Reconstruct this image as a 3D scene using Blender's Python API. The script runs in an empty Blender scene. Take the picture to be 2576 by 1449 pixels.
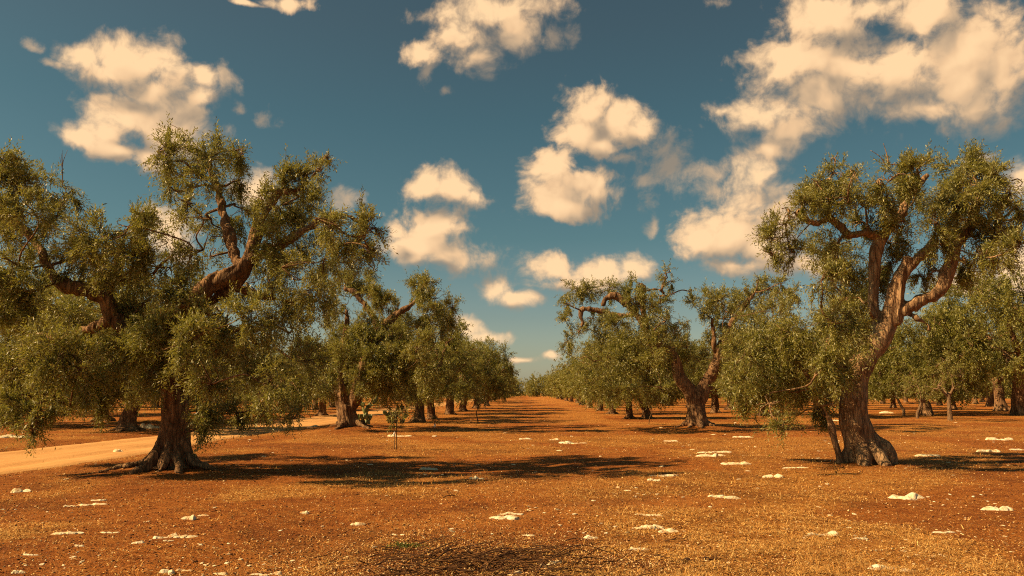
import bpy, math
import numpy as np
from mathutils import Vector, Matrix

R = math.radians
scene = bpy.context.scene
COL = scene.collection

# ------------------------------------------------------------------ camera
CAM_H = 1.6
FOC = 2012.5                      # focal length in units of a 2576 px wide frame
PITCH = math.atan(261.5 / FOC)
YAW = math.atan(30.0 / FOC)
cam_data = bpy.data.cameras.new('camera')
cam_data.sensor_width = 36.0
cam_data.lens = 36.0 * FOC / 2576.0
cam_data.clip_start = 0.1
cam_data.clip_end = 3000.0
cam = bpy.data.objects.new('camera', cam_data)
cam.location = (0, 0, CAM_H)
cam.rotation_euler = (R(90) + PITCH, 0, YAW)
COL.objects.link(cam)
scene.camera = cam
CM = np.array(cam.rotation_euler.to_matrix())

# ------------------------------------------------------------------ light
SUN_EL, SUN_AZ = R(39.0), R(-104.0)      # azimuth clockwise from +Y: from the left and a little behind
sun_vec = Vector((math.sin(SUN_AZ) * math.cos(SUN_EL), math.cos(SUN_AZ) * math.cos(SUN_EL), math.sin(SUN_EL)))
sl = bpy.data.lights.new('sun', 'SUN')
sl.energy = 5.0
sl.angle = R(0.5)
sl.color = (1.0, 0.66, 0.34)
so = bpy.data.objects.new('sun', sl)
so.rotation_euler = (-sun_vec).to_track_quat('-Z', 'Y').to_euler()
so.location = (-40, -10, 40)
COL.objects.link(so)

scene.view_settings.view_transform = 'Standard'
scene.view_settings.look = 'None'
scene.view_settings.gamma = 1.0
scene.view_settings.exposure = 0.88
scene.view_settings.use_curve_mapping = False
scene.render.engine = 'CYCLES'
cy = scene.cycles
cy.filter_width = 1.1
cy.max_bounces = 5
cy.diffuse_bounces = 3
cy.glossy_bounces = 2
cy.transmission_bounces = 3
cy.transparent_max_bounces = 4
cy.use_denoising = False
cy.sample_clamp_indirect = 4.0
cy.caustics_reflective = False
cy.caustics_refractive = False

# ------------------------------------------------------------------ small helpers
def ray(px, py):
    """direction of a point of the 2576 x 1449 photograph, in world space"""
    d = CM @ np.array([(px - 1288.0) / FOC, -(py - 724.5) / FOC, -1.0])
    return d / np.linalg.norm(d)

def at(px, py, Y):
    d = ray(px, py)
    return np.array([0, 0, CAM_H]) + d * (Y / d[1])

def azel(px, py):
    d = ray(px, py)
    return math.atan2(d[0], d[1]), math.asin(d[2])

class NT:
    def __init__(self, tree):
        self.t = tree
        self.n = tree.nodes
        self.n.clear()
    def add(self, kind, ins=None, **props):
        nd = self.n.new(kind)
        for k, v in props.items():
            setattr(nd, k, v)
        if ins:
            for k, v in ins.items():
                s = nd.inputs[k]
                if isinstance(v, bpy.types.NodeSocket):
                    self.t.links.new(v, s)
                else:
                    s.default_value = v
        return nd
    def math(self, op, a, b=0.0, c=0.0, clamp=False):
        return self.add('ShaderNodeMath', {0: a, 1: b, 2: c}, operation=op, use_clamp=clamp).outputs[0]
    def vec(self, op, a, b=(0, 0, 0), c=(0, 0, 0)):
        nd = self.add('ShaderNodeVectorMath', {0: a, 1: b}, operation=op)
        if op == 'MULTIPLY_ADD':
            if isinstance(c, bpy.types.NodeSocket): self.t.links.new(c, nd.inputs[2])
            else: nd.inputs[2].default_value = c
        return nd.outputs['Value'] if op in ('LENGTH', 'DOT_PRODUCT') else nd.outputs[0]
    def mix(self, f, a, b, blend='MIX'):
        nd = self.add('ShaderNodeMix', {0: f, 6: a, 7: b}, data_type='RGBA', blend_type=blend)
        nd.clamp_factor = True
        return nd.outputs[2]
    def ramp(self, f, stops, interp='LINEAR'):
        nd = self.add('ShaderNodeValToRGB', {0: f})
        cr = nd.color_ramp
        cr.interpolation = interp
        while len(cr.elements) < len(stops): cr.elements.new(0.5)
        for e, (p, c) in zip(cr.elements, stops):
            e.position = p
            e.color = c if len(c) == 4 else (*c, 1)
        return nd.outputs[0]
    def noise(self, vec, scale, detail=3.0, rough=0.5, dims='3D', dist=0.0):
        nd = self.add('ShaderNodeTexNoise', {'Scale': scale, 'Detail': detail, 'Roughness': rough, 'Distortion': dist}, noise_dimensions=dims)
        self.t.links.new(vec, nd.inputs['Vector'])
        return nd

# ------------------------------------------------------------------ sky with its cumulus clouds
BLOBS = [
 # upper left bank
 (205,128,78,48),(300,135,110,60),(395,165,90,66),(300,185,120,50),(400,225,130,62),(500,195,40,34),(490,245,46,34),
 (310,285,110,62),(425,320,120,75),(265,330,80,50),(230,350,60,35),(300,378,70,40),(470,370,70,50),(375,385,70,40),
 
 # top centre
 (1235,20,150,62),(1175,80,90,62),(1205,140,60,48),(1300,75,70,62),(1060,128,52,36),(720,0,62,20),(620,0,40,10),
 # top right
 (2070,50,120,80),(2010,170,130,90),(2140,180,140,80),(2270,190,160,100),(2420,130,150,120),(2520,180,120,120),(2330,40,90,95),
 (1930,290,120,60),(1975,340,90,55),(2060,240,90,90),(2350,270,140,45),(2480,260,130,55),(1840,280,40,22),(2190,20,70,34),(2230,190,190,95),(2430,200,150,120),(2060,150,110,80),(1930,375,50,28),
 # middle right, broken
 (1470,270,72,66),(1455,330,62,60),(1545,310,90,58),(1605,325,46,40),(1500,365,60,38),
 # round one below
 (1395,420,66,52),(1440,470,112,66),(1415,520,90,34),
 # two left of the aisle
 (1068,462,60,48),(1130,470,74,40),(1185,490,42,30),
 (1095,570,82,62),(1060,620,96,58),(1130,640,110,48),(1000,580,36,32),
 # tall one on the right
 (1885,440,76,66),(1905,510,110,78),(1840,590,130,80),(1930,620,130,70),(1780,600,80,66),(1870,670,120,30),(1960,560,80,80),
 # low ones
 (1372,678,72,44),(1490,692,110,44),(1590,680,60,46),(1440,712,120,22),
 (1245,732,54,34),(1295,752,62,24),(1183,824,42,32),(1240,852,70,20),(1318,905,42,11),(1393,896,30,12),
 # behind the trees
 (2480,395,50,26),(2570,450,60,60),(2560,690,90,80),(2450,720,90,40),(2040,665,80,40),(430,600,74,74),(640,480,60,60),
]
WISPS = [
 (600,282,34,24),(665,302,46,30),(112,150,50,22),(60,110,40,24),(1345,25,110,62),(1400,90,60,40),(1650,375,62,52),(1690,418,76,44),(1765,430,110,46),(1560,400,76,26),
 (1530,245,26,44),(1535,478,54,28),(1228,652,48,28),(1642,505,30,44),(1655,560,20,40),(1790,472,72,48),(2560,90,110,100),(880,502,46,26),(1830,12,44,26),(1135,236,22,16),
 (555,200,40,50),(1060,30,60,34),(2440,30,120,50),(1620,450,40,26),(1085,190,26,40),
]
world = bpy.data.worlds.new('World')
scene.world = world
world.use_nodes = True
w = NT(world.node_tree)
gen = w.add('ShaderNodeTexCoord').outputs['Generated']
sep = w.add('ShaderNodeSeparateXYZ', {0: gen})
az = w.math('ARCTAN2', sep.outputs[0], sep.outputs[1])
el = w.math('ARCSINE', sep.outputs[2])
P = w.add('ShaderNodeCombineXYZ', {0: az, 1: el}).outputs[0]
wn = w.noise(P, 9.0, 3.0, 0.55, '2D')
P = w.vec('MULTIPLY_ADD', w.vec('SUBTRACT', wn.outputs['Color'], (0.5, 0.5, 0.5)), (0.045, 0.030, 0.0), P)

def cloud_field(p, blobs=BLOBS):
    d = None
    for (cx, cy_, rx, ry) in blobs:
        a0, e0 = azel(cx, cy_)
        ax, _ = azel(cx + 10, cy_)
        _, ey = azel(cx, cy_ - 10)
        rxx = 1.0 * rx * abs(ax - a0) / 10.0
        ryy = 1.0 * ry * abs(ey - e0) / 10.0
        q = w.vec('LENGTH', w.vec('MULTIPLY_ADD', p, (1 / rxx, 1 / ryy, 0), (-a0 / rxx, -e0 / ryy, 0)))
        d = q if d is None else w.math('SMOOTH_MIN', d, q, 0.35)
    return w.math('SUBTRACT', 1.0, d)

def fbm(p, scale=26.0, det=7.0, rough=0.58):
    return w.math('SUBTRACT', w.noise(p, scale, det, rough, '2D').outputs[0], 0.5)

def lobes(p, scale, det):
    nd = w.add('ShaderNodeTexVoronoi', {'Vector': p, 'Scale': scale, 'Detail': det, 'Roughness': 0.55, 'Lacunarity': 2.1, 'Smoothness': 0.35},
               voronoi_dimensions='2D', feature='SMOOTH_F1', normalize=True)
    return w.math('SUBTRACT', 0.42, nd.outputs['Distance'])

F1 = cloud_field(P)
F2 = cloud_field(w.vec('ADD', P, (-0.018, 0.030, 0.0)))
P2 = w.vec('ADD', P, (-0.0055, 0.0075, 0.0))
N1 = fbm(P, 24.0, 8.0, 0.62)
V1 = lobes(P, 34.0, 2.0)
V2 = lobes(P2, 34.0, 1.0)
body = w.math('ADD', w.math('MULTIPLY', F1, 1.5), w.math('MULTIPLY', V1, 1.5))
D1 = w.math('ADD', body, w.math('MULTIPLY', N1, 2.9))
soft = w.math('MULTIPLY_ADD', w.noise(P, 6.0, 1.0, 0.5, '2D').outputs[0], 1.6, 0.42)
mr = w.add('ShaderNodeMapRange', {'Value': D1, 'From Min': -0.26, 'From Max': soft}, interpolation_type='SMOOTHSTEP')
FW = w.math('ADD', w.math('MULTIPLY', cloud_field(P, WISPS), 1.1), w.math('MULTIPLY', N1, 3.4))
wisp = w.math('MULTIPLY', w.add('ShaderNodeMapRange', {'Value': FW, 'From Min': -0.05, 'From Max': 1.3}, interpolation_type='SMOOTHSTEP').outputs[0], 0.75)
alpha = w.math('MAXIMUM', mr.outputs[0], wisp)
sh = w.math('ADD', w.math('MULTIPLY', w.math('SUBTRACT', F2, F1), 1.35), w.math('MULTIPLY', w.math('SUBTRACT', V2, V1), 0.8))
sh = w.math('ADD', sh, w.math('MULTIPLY', N1, -0.35))
lit = w.add('ShaderNodeMapRange', {'Value': sh, 'From Min': 0.85, 'From Max': -0.85}, interpolation_type='SMOOTHSTEP').outputs[0]
thin = w.add('ShaderNodeMapRange', {'Value': D1, 'From Min': -0.1, 'From Max': 1.1}).outputs[0]
lit = w.math('MULTIPLY', lit, w.math('MULTIPLY_ADD', thin, 0.5, 0.5))
ccol = w.ramp(lit, [(0.0, (0.31, 0.235, 0.165)), (0.36, (0.52, 0.36, 0.22)), (0.68, (0.73, 0.475, 0.265)), (1.0, (0.88, 0.59, 0.325))])
ccol = w.vec('MULTIPLY', ccol, (8.0, 8.0, 8.0))
sky = w.add('ShaderNodeTexSky', sky_type='NISHITA')
sky.sun_disc = False
sky.sun_elevation = SUN_EL
sky.sun_rotation = SUN_AZ
sky.altitude = 50
sky.air_density = 1.0
sky.dust_density = 1.5
sky.ozone_density = 1.0
tint = w.ramp(w.math('MULTIPLY', el, 1.0 / R(40.0), clamp=True), [(0.0, (0.95, 0.88, 0.75)), (0.06, (0.64, 0.62, 0.52)), (0.13, (0.48, 0.50, 0.425)),
    (0.27, (0.30, 0.41, 0.335)), (0.475, (0.268, 0.375, 0.30)), (0.635, (0.295, 0.348, 0.272)), (1.0, (0.30, 0.33, 0.26))])
SKYTINT = tint
skyc = w.mix(1.0, sky.outputs[0], tint, 'MULTIPLY')
allc = w.mix(w.math('MULTIPLY', alpha, 0.97), skyc, ccol)
bg = w.add('ShaderNodeBackground', {'Color': allc, 'Strength': 0.0836})
wo = w.add('ShaderNodeOutputWorld', {0: bg.outputs[0]})
world.cycles.sampling_method = 'MANUAL'
world.cycles.sample_map_resolution = 512

# ------------------------------------------------------------------ numpy noise
def _hash(ix, iy, iz):
    n = (ix * 374761393 + iy * 668265263 + iz * 1440662683) & 0xFFFFFFFF
    n = ((n ^ (n >> 13)) * 1274126177) & 0xFFFFFFFF
    n = n ^ (n >> 16)
    return (n & 0xFFFFFF).astype(np.float64) / float(0xFFFFFF)

def vnoise(p):
    p = np.asarray(p, float)
    i = np.floor(p).astype(np.int64)
    f = p - i
    f = f * f * (3 - 2 * f)
    out = 0
    for dx in (0, 1):
        wx = f[:, 0] if dx else 1 - f[:, 0]
        for dy in (0, 1):
            wy = f[:, 1] if dy else 1 - f[:, 1]
            for dz in (0, 1):
                wz = f[:, 2] if dz else 1 - f[:, 2]
                out = out + wx * wy * wz * _hash(i[:, 0] + dx, i[:, 1] + dy, i[:, 2] + dz)
    return out

def fnoise(p, octaves=4, gain=0.5):
    p = np.asarray(p, float)
    s, a, t = 0, 1.0, 0.0
    for k in range(octaves):
        s = s + a * vnoise(p * (2.03 ** k) + 17.3 * k)
        t += a
        a *= gain
    return s / t

def noise2(x, y, sc, octaves=3, off=0.0):
    x = np.asarray(x, float).ravel(); y = np.asarray(y, float).ravel()
    return fnoise(np.stack([x * sc + off, y * sc + off * 1.7, np.full(x.shape, off + 0.5)], 1), octaves)

# ------------------------------------------------------------------ mesh helpers
def new_obj(name, me, mats=(), parent=None, smooth=True, loc=None):
    o = bpy.data.objects.new(name, me)
    for m in mats:
        me.materials.append(m)
    COL.objects.link(o)
    if parent is not None:
        o.parent = parent
    if loc is not None:
        o.location = loc
    if smooth and len(me.polygons):
        me.polygons.foreach_set('use_smooth', np.ones(len(me.polygons), bool))
    return o

def mesh_np(name, V, F, mat_idx=None):
    """V (n,3); F an (m,3) or (m,4) array, or a list of such arrays"""
    Fs = F if isinstance(F, list) else [F]
    Fs = [np.asarray(f, np.int32) for f in Fs if len(f)]
    me = bpy.data.meshes.new(name)
    V = np.asarray(V, np.float32)
    me.vertices.add(len(V))
    me.vertices.foreach_set('co', V.ravel())
    loops = np.concatenate([f.ravel() for f in Fs])
    sizes = np.concatenate([np.full(len(f), f.shape[1], np.int32) for f in Fs])
    starts = np.concatenate([[0], np.cumsum(sizes)[:-1]]).astype(np.int32)
    me.loops.add(len(loops))
    me.loops.foreach_set('vertex_index', loops)
    me.polygons.add(len(sizes))
    me.polygons.foreach_set('loop_start', starts)
    me.polygons.foreach_set('loop_total', sizes)
    if mat_idx is not None:
        me.polygons.foreach_set('material_index', np.asarray(mat_idx, np.int32))
    me.update(calc_edges=True)
    me.validate()
    return me

class Acc:
    """collects verts and faces (tris and quads)"""
    def __init__(self):
        self.V, self.Q, self.T, self.n = [], [], [], 0
    def add(self, V, Q=None, T=None):
        V = np.asarray(V, float)
        if Q is not None and len(Q): self.Q.append(np.asarray(Q) + self.n)
        if T is not None and len(T): self.T.append(np.asarray(T) + self.n)
        self.V.append(V); self.n += len(V)
    def mesh(self, name):
        return mesh_np(name, np.concatenate(self.V), [np.concatenate(x) for x in (self.Q, self.T) if x])

def smooth_path(pts, rad, step):
    pts = np.asarray(pts, float); rad = np.asarray(rad, float)
    if len(pts) == 2:
        n = max(2, int(np.linalg.norm(pts[1] - pts[0]) / step) + 1)
        t = np.linspace(0, 1, n)[:, None]
        return pts[0] + (pts[1] - pts[0]) * t, rad[0] + (rad[1] - rad[0]) * t[:, 0]
    P_ = np.vstack([2 * pts[0] - pts[1], pts, 2 * pts[-1] - pts[-2]])
    out, ro = [], []
    for i in range(len(pts) - 1):
        p0, p1, p2, p3 = P_[i:i + 4]
        n = max(2, int(np.linalg.norm(p2 - p1) / step) + 1)
        t = np.linspace(0, 1, n, endpoint=False)[:, None]
        out.append(0.5 * ((2 * p1) + (-p0 + p2) * t + (2 * p0 - 5 * p1 + 4 * p2 - p3) * t ** 2 + (-p0 + 3 * p1 - 3 * p2 + p3) * t ** 3))
        ro.append(rad[i] + (rad[i + 1] - rad[i]) * t[:, 0])
    out.append(pts[-1:]); ro.append(rad[-1:])
    return np.concatenate(out), np.concatenate(ro)

def tube(pts, rad, nseg=8, step=0.15, wob=0.0, seed=0.0, cap=True):
    p, r = smooth_path(pts, rad, step)
    n = len(p)
    t = np.gradient(p, axis=0)
    t /= np.linalg.norm(t, axis=1)[:, None] + 1e-9
    up = np.array([0, 0, 1.0]) if abs(t[0, 2]) < 0.9 else np.array([1.0, 0, 0])
    u = np.zeros_like(p); v = np.zeros_like(p)
    a = np.cross(t[0], up); a /= np.linalg.norm(a)
    for i in range(n):
        a = a - t[i] * np.dot(a, t[i]); a /= np.linalg.norm(a) + 1e-9
        u[i] = a; v[i] = np.cross(t[i], a)
    ang = np.linspace(0, 2 * np.pi, nseg, endpoint=False)
    rr = np.repeat(r[:, None], nseg, 1)
    if wob:
        s = np.cumsum(np.r_[0, np.linalg.norm(np.diff(p, axis=0), axis=1)])
        A, S = np.meshgrid(ang, s)
        q = np.stack([np.cos(A) * 1.6 + seed, np.sin(A) * 1.6 + seed, S * 1.5 + seed], -1).reshape(-1, 3)
        rr = rr * (1 + wob * (fnoise(q, 3).reshape(rr.shape) - 0.5) * 2)
    V = p[:, None, :] + rr[..., None] * (np.cos(ang)[None, :, None] * u[:, None, :] + np.sin(ang)[None, :, None] * v[:, None, :])
    i0 = np.arange(n - 1)[:, None] * nseg + np.arange(nseg)[None, :]
    i1 = np.arange(n - 1)[:, None] * nseg + (np.arange(nseg)[None, :] + 1) % nseg
    Q = np.stack([i0, i1, i1 + nseg, i0 + nseg], -1).reshape(-1, 4)
    V = V.reshape(-1, 3)
    T = np.zeros((0, 3), int)
    if cap:
        V = np.vstack([V, p[0] - t[0] * r[0] * 0.3, p[-1] + t[-1] * r[-1] * 0.5])
        k = np.arange(nseg); k2 = (k + 1) % nseg
        b = (n - 1) * nseg
        T = np.vstack([np.stack([k2, k, np.full(nseg, n * nseg)], 1), np.stack([b + k, b + k2, np.full(nseg, n * nseg + 1)], 1)])
    return V, Q, T

def ico(sub):
    import bmesh
    bm = bmesh.new()
    bmesh.ops.create_icosphere(bm, subdivisions=sub, radius=1.0)
    V = np.array([v.co for v in bm.verts]); F = np.array([[v.index for v in f.verts] for f in bm.faces])
    bm.free()
    return V, F
ICO1, ICO2, ICO3, ICO4 = ico(1), ico(2), ico(3), ico(4)

def thing(o, label, cat, group=None, kind=None):
    o['label'] = label
    o['category'] = cat
    if group: o['group'] = group
    if kind: o['kind'] = kind
    return o

def empty(name, loc):
    o = bpy.data.objects.new(name, None)
    o.empty_display_size = 0.3
    o.location = tuple(float(c) for c in loc)
    COL.objects.link(o)
    return o

# ------------------------------------------------------------------ materials
def material(name):
    m = bpy.data.materials.new(name)
    m.use_nodes = True
    t = NT(m.node_tree)
    out = t.add('ShaderNodeOutputMaterial')
    return m, t, out

def make_ground_mat():
    m, t, out = material('red_soil')
    pos = t.add('ShaderNodeNewGeometry').outputs['Position']
    at_ = t.add('ShaderNodeAttribute', attribute_name='straw').outputs['Fac']
    n1 = t.noise(pos, 0.5, 4, 0.6).outputs[0]
    n2 = t.noise(pos, 4.0, 6, 0.68).outputs[0]
    n3 = t.noise(pos, 34.0, 4, 0.7).outputs[0]
    n4 = t.noise(t.vec('MULTIPLY', pos, (24.0, 60.0, 10.0)), 1.0, 3, 0.7).outputs[0]
    soil = t.ramp(n2, [(0.25, (0.17, 0.050, 0.011)), (0.43, (0.32, 0.104, 0.021)), (0.58, (0.45, 0.168, 0.034)), (0.75, (0.55, 0.235, 0.055))])
    soil = t.mix(t.ramp(n1, [(0.40, (0, 0, 0)), (0.65, (0.55, 0.55, 0.55))]), soil, (0.50, 0.185, 0.034, 1))
    soil = t.mix(t.ramp(n3, [(0.36, (0.75, 0.75, 0.75)), (0.50, (0, 0, 0))]), soil, (0.10, 0.027, 0.006, 1))
    straw = t.ramp(n4, [(0.32, (0.19, 0.068, 0.012)), (0.47, (0.45, 0.19, 0.036)), (0.60, (0.62, 0.33, 0.080)), (0.76, (0.80, 0.54, 0.18))])
    f = t.math('MULTIPLY', at_, t.ramp(t.math('ADD', t.math('MULTIPLY', n2, 0.55), t.math('MULTIPLY', n4, 0.55)), [(0.44, (0, 0, 0)), (0.60, (1, 1, 1))]))
    col = t.mix(f, soil, straw)
    big = t.noise(t.vec('MULTIPLY', pos, (0.22, 0.42, 1.0)), 1.0, 4, 0.62).outputs[0]
    col = t.mix(t.ramp(big, [(0.48, (0, 0, 0)), (0.64, (0.42, 0.42, 0.42))]), col, (0.22, 0.072, 0.018, 1))
    pth = t.add('ShaderNodeAttribute', attribute_name='worn_path').outputs['Fac']
    col = t.mix(t.math('MULTIPLY', pth, 0.7), col, t.ramp(n2, [(0.3, (0.40, 0.145, 0.030)), (0.7, (0.55, 0.235, 0.055))]))
    dk = t.add('ShaderNodeAttribute', attribute_name='chippings').outputs['Fac']
    col = t.mix(t.math('MULTIPLY', dk, t.ramp(n3, [(0.40, (1, 1, 1)), (0.56, (0.15, 0.15, 0.15))])), col, (0.055, 0.020, 0.008, 1))
    vor = t.add('ShaderNodeTexVoronoi', {'Vector': t.vec('MULTIPLY', pos, (1.0, 1.6, 1.0)), 'Scale': 9.0, 'Randomness': 1.0}).outputs['Distance']
    chip = t.math('MULTIPLY', t.ramp(t.math('ADD', vor, t.math('MULTIPLY', t.math('SUBTRACT', n3, 0.5), 0.25)), [(0.13, (1, 1, 1)), (0.17, (0, 0, 0))]), t.ramp(n1, [(0.46, (0, 0, 0)), (0.6, (1, 1, 1))]))
    col = t.mix(t.math('MULTIPLY', chip, 0.8), col, (0.70, 0.55, 0.28, 1))
    h = t.math('ADD', t.math('MULTIPLY', n3, 0.5), t.math('ADD', n2, t.math('MULTIPLY', n4, 0.35)))
    b = t.add('ShaderNodeBump', {'Strength': 1.0, 'Distance': 0.13, 'Height': h})
    p = t.add('ShaderNodeBsdfPrincipled', {'Base Color': col, 'Roughness': 0.95, 'Specular IOR Level': 0.1, 'Normal': b.outputs[0]})
    t.t.links.new(p.outputs[0], out.inputs[0])
    return m

def make_road_mat():
    m, t, out = material('sandy_track')
    pos = t.add('ShaderNodeNewGeometry').outputs['Position']
    n1 = t.noise(pos, 0.6, 4, 0.6).outputs[0]
    n2 = t.noise(pos, 9.0, 5, 0.7).outputs[0]
    rut = t.noise(t.vec('MULTIPLY', pos, (2.2, 0.10, 1)), 1.0, 3, 0.6).outputs[0]
    col = t.ramp(t.math('ADD', t.math('MULTIPLY', n1, 0.4), t.math('ADD', t.math('MULTIPLY', n2, 0.3), t.math('MULTIPLY', rut, 0.35))),
                 [(0.34, (0.36, 0.175, 0.056)), (0.50, (0.52, 0.285, 0.100)), (0.70, (0.62, 0.37, 0.145))])
    b = t.add('ShaderNodeBump', {'Strength': 0.8, 'Distance': 0.02, 'Height': n2})
    p = t.add('ShaderNodeBsdfPrincipled', {'Base Color': col, 'Roughness': 0.95, 'Specular IOR Level': 0.1, 'Normal': b.outputs[0]})
    t.t.links.new(p.outputs[0], out.inputs[0])
    return m

def make_bark(name, dark, mid, light, scale=1.0):
    m, t, out = material(name)
    tc = t.add('ShaderNodeTexCoord').outputs['Object']
    v = t.vec('MULTIPLY', tc, (12.0 * scale, 12.0 * scale, 2.4 * scale))
    n = t.noise(v, 1.0, 6, 0.7, dist=0.6).outputs[0]
    n2 = t.noise(tc, 2.2, 4, 0.6).outputs[0]
    vo = t.add('ShaderNodeTexVoronoi', {'Vector': t.vec('MULTIPLY', tc, (13 * scale, 13 * scale, 2.6 * scale)), 'Scale': 1.0}, feature='DISTANCE_TO_EDGE').outputs['Distance']
    crack = t.ramp(vo, [(0.0, (0, 0, 0)), (0.16, (1, 1, 1))])
    col = t.ramp(n, [(0.30, dark), (0.52, mid), (0.75, light)])
    col = t.mix(t.ramp(n2, [(0.45, (0, 0, 0)), (0.7, (0.6, 0.6, 0.6))]), col, (*light, 1))
    col = t.mix(t.math('MULTIPLY', t.math('SUBTRACT', 1.0, crack), 0.6), col, (dark[0] * 0.6, dark[1] * 0.6, dark[2] * 0.6, 1))
    h = t.math('ADD', n, t.math('MULTIPLY', crack, 0.22))
    b = t.add('ShaderNodeBump', {'Strength': 1.0, 'Distance': 0.05, 'Height': h})
    p = t.add('ShaderNodeBsdfPrincipled', {'Base Color': col, 'Roughness': 0.9, 'Specular IOR Level': 0.15, 'Normal': b.outputs[0]})
    t.t.links.new(p.outputs[0], out.inputs[0])
    return m

def make_leaf(name, tops, under, transl=(0.36, 0.36, 0.05)):
    m, t, out = material(name)
    g = t.add('ShaderNodeNewGeometry')
    rnd = g.outputs['Random Per Island']
    pos = t.add('ShaderNodeTexCoord').outputs['Object']
    n = t.noise(pos, 1.1, 2, 0.5).outputs[0]
    top = t.ramp(rnd, [(0.0, tops[0]), (0.55, tops[1]), (0.9, tops[2]), (1.0, tops[3])])
    top = t.mix(t.ramp(n, [(0.35, (0, 0, 0)), (0.68, (0.6, 0.6, 0.6))]), top, (*tops[4], 1))
    col = t.mix(g.outputs['Backfacing'], top, (*under, 1))
    p = t.add('ShaderNodeBsdfPrincipled', {'Base Color': col, 'Roughness': 0.45, 'Specular IOR Level': 0.38})
    tr = t.add('ShaderNodeBsdfTranslucent', {'Color': (*transl, 1)})
    mx = t.add('ShaderNodeMixShader', {0: 0.26, 1: p.outputs[0], 2: tr.outputs[0]})
    t.t.links.new(mx.outputs[0], out.inputs[0])
    return m

def make_stone():
    m, t, out = material('limestone')
    pos = t.add('ShaderNodeNewGeometry').outputs['Position']
    n = t.noise(pos, 7.0, 6, 0.7).outputs[0]
    n2 = t.noise(pos, 38.0, 4, 0.7).outputs[0]
    col = t.ramp(n, [(0.34, (0.42, 0.20, 0.06)), (0.44, (0.68, 0.57, 0.34)), (0.62, (0.80, 0.74, 0.54)), (0.8, (0.66, 0.58, 0.40))])
    col = t.mix(t.ramp(n2, [(0.28, (0.8, 0.8, 0.8)), (0.42, (0, 0, 0))]), col, (0.26, 0.14, 0.055, 1))
    b = t.add('ShaderNodeBump', {'Strength': 1.0, 'Distance': 0.03, 'Height': t.math('ADD', n, t.math('MULTIPLY', n2, 0.4))})
    p = t.add('ShaderNodeBsdfPrincipled', {'Base Color': col, 'Roughness': 0.9, 'Specular IOR Level': 0.2, 'Normal': b.outputs[0]})
    t.t.links.new(p.outputs[0], out.inputs[0])
    return m

def make_simple(name, cols, rough=0.9, scale=8.0, island=False, spec=0.15):
    m, t, out = material(name)
    if island:
        f = t.add('ShaderNodeNewGeometry').outputs['Random Per Island']
    else:
        f = t.noise(t.add('ShaderNodeTexCoord').outputs['Object'], scale, 5, 0.65).outputs[0]
    k = len(cols)
    lo, hi = (0.0, 1.0) if island else (0.3, 0.7)
    col = t.ramp(f, [(lo + (hi - lo) * i / max(1, k - 1), c) for i, c in enumerate(cols)])
    p = t.add('ShaderNodeBsdfPrincipled', {'Base Color': col, 'Roughness': rough, 'Specular IOR Level': spec})
    t.t.links.new(p.outputs[0], out.inputs[0])
    return m

M_SOIL = make_ground_mat()
M_ROAD = make_road_mat()
M_BARK = make_bark('olive_bark', (0.055, 0.030, 0.016), (0.20, 0.112, 0.054), (0.46, 0.30, 0.15))
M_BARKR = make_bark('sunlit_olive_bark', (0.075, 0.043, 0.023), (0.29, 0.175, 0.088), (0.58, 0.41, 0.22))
M_BARKL = make_bark('pale_olive_bark', (0.10, 0.06, 0.03), (0.22, 0.14, 0.075), (0.36, 0.25, 0.14), 1.4)
M_LEAF = make_leaf('olive_leaves', [(0.052, 0.062, 0.012), (0.125, 0.136, 0.024), (0.21, 0.21, 0.038), (0.40, 0.36, 0.11), (0.21, 0.185, 0.030)], (0.33, 0.335, 0.15))
M_LEAFF = make_leaf('far_olive_leaves', [(0.075, 0.085, 0.015), (0.15, 0.158, 0.028), (0.22, 0.22, 0.042), (0.32, 0.285, 0.085), (0.225, 0.20, 0.032)], (0.29, 0.29, 0.115))
M_TWIG = make_simple('twig_bark', [(0.055, 0.034, 0.018), (0.14, 0.09, 0.045)], 0.9, 20)
M_STONE = make_stone()
M_GRAVEL = make_simple('gravel', [(0.035, 0.014, 0.007), (0.09, 0.035, 0.012), (0.22, 0.09, 0.03), (0.42, 0.24, 0.09), (0.72, 0.55, 0.28)], 0.95, island=True)
M_STRAW = make_simple('dry_straw', [(0.32, 0.135, 0.026), (0.48, 0.235, 0.052), (0.62, 0.36, 0.10), (0.76, 0.54, 0.20)], 0.8, island=True)
M_DEADWOOD = make_simple('dead_twigs', [(0.030, 0.015, 0.008), (0.075, 0.036, 0.016), (0.17, 0.085, 0.032)], 0.9, island=True)
M_CHAR = make_simple('dark_clod', [(0.025, 0.012, 0.007), (0.07, 0.03, 0.014)], 0.95, 14)
M_CACTUS = make_simple('cactus_skin', [(0.07, 0.10, 0.035), (0.15, 0.18, 0.06), (0.26, 0.27, 0.10)], 0.55, 9, spec=0.4)
M_WRAP = make_simple('white_wrap', [(0.70, 0.66, 0.58), (0.80, 0.78, 0.70)], 0.8, 12)
M_WEED = make_simple('green_weed', [(0.05, 0.075, 0.012), (0.11, 0.14, 0.025)], 0.7, island=True)

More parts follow.
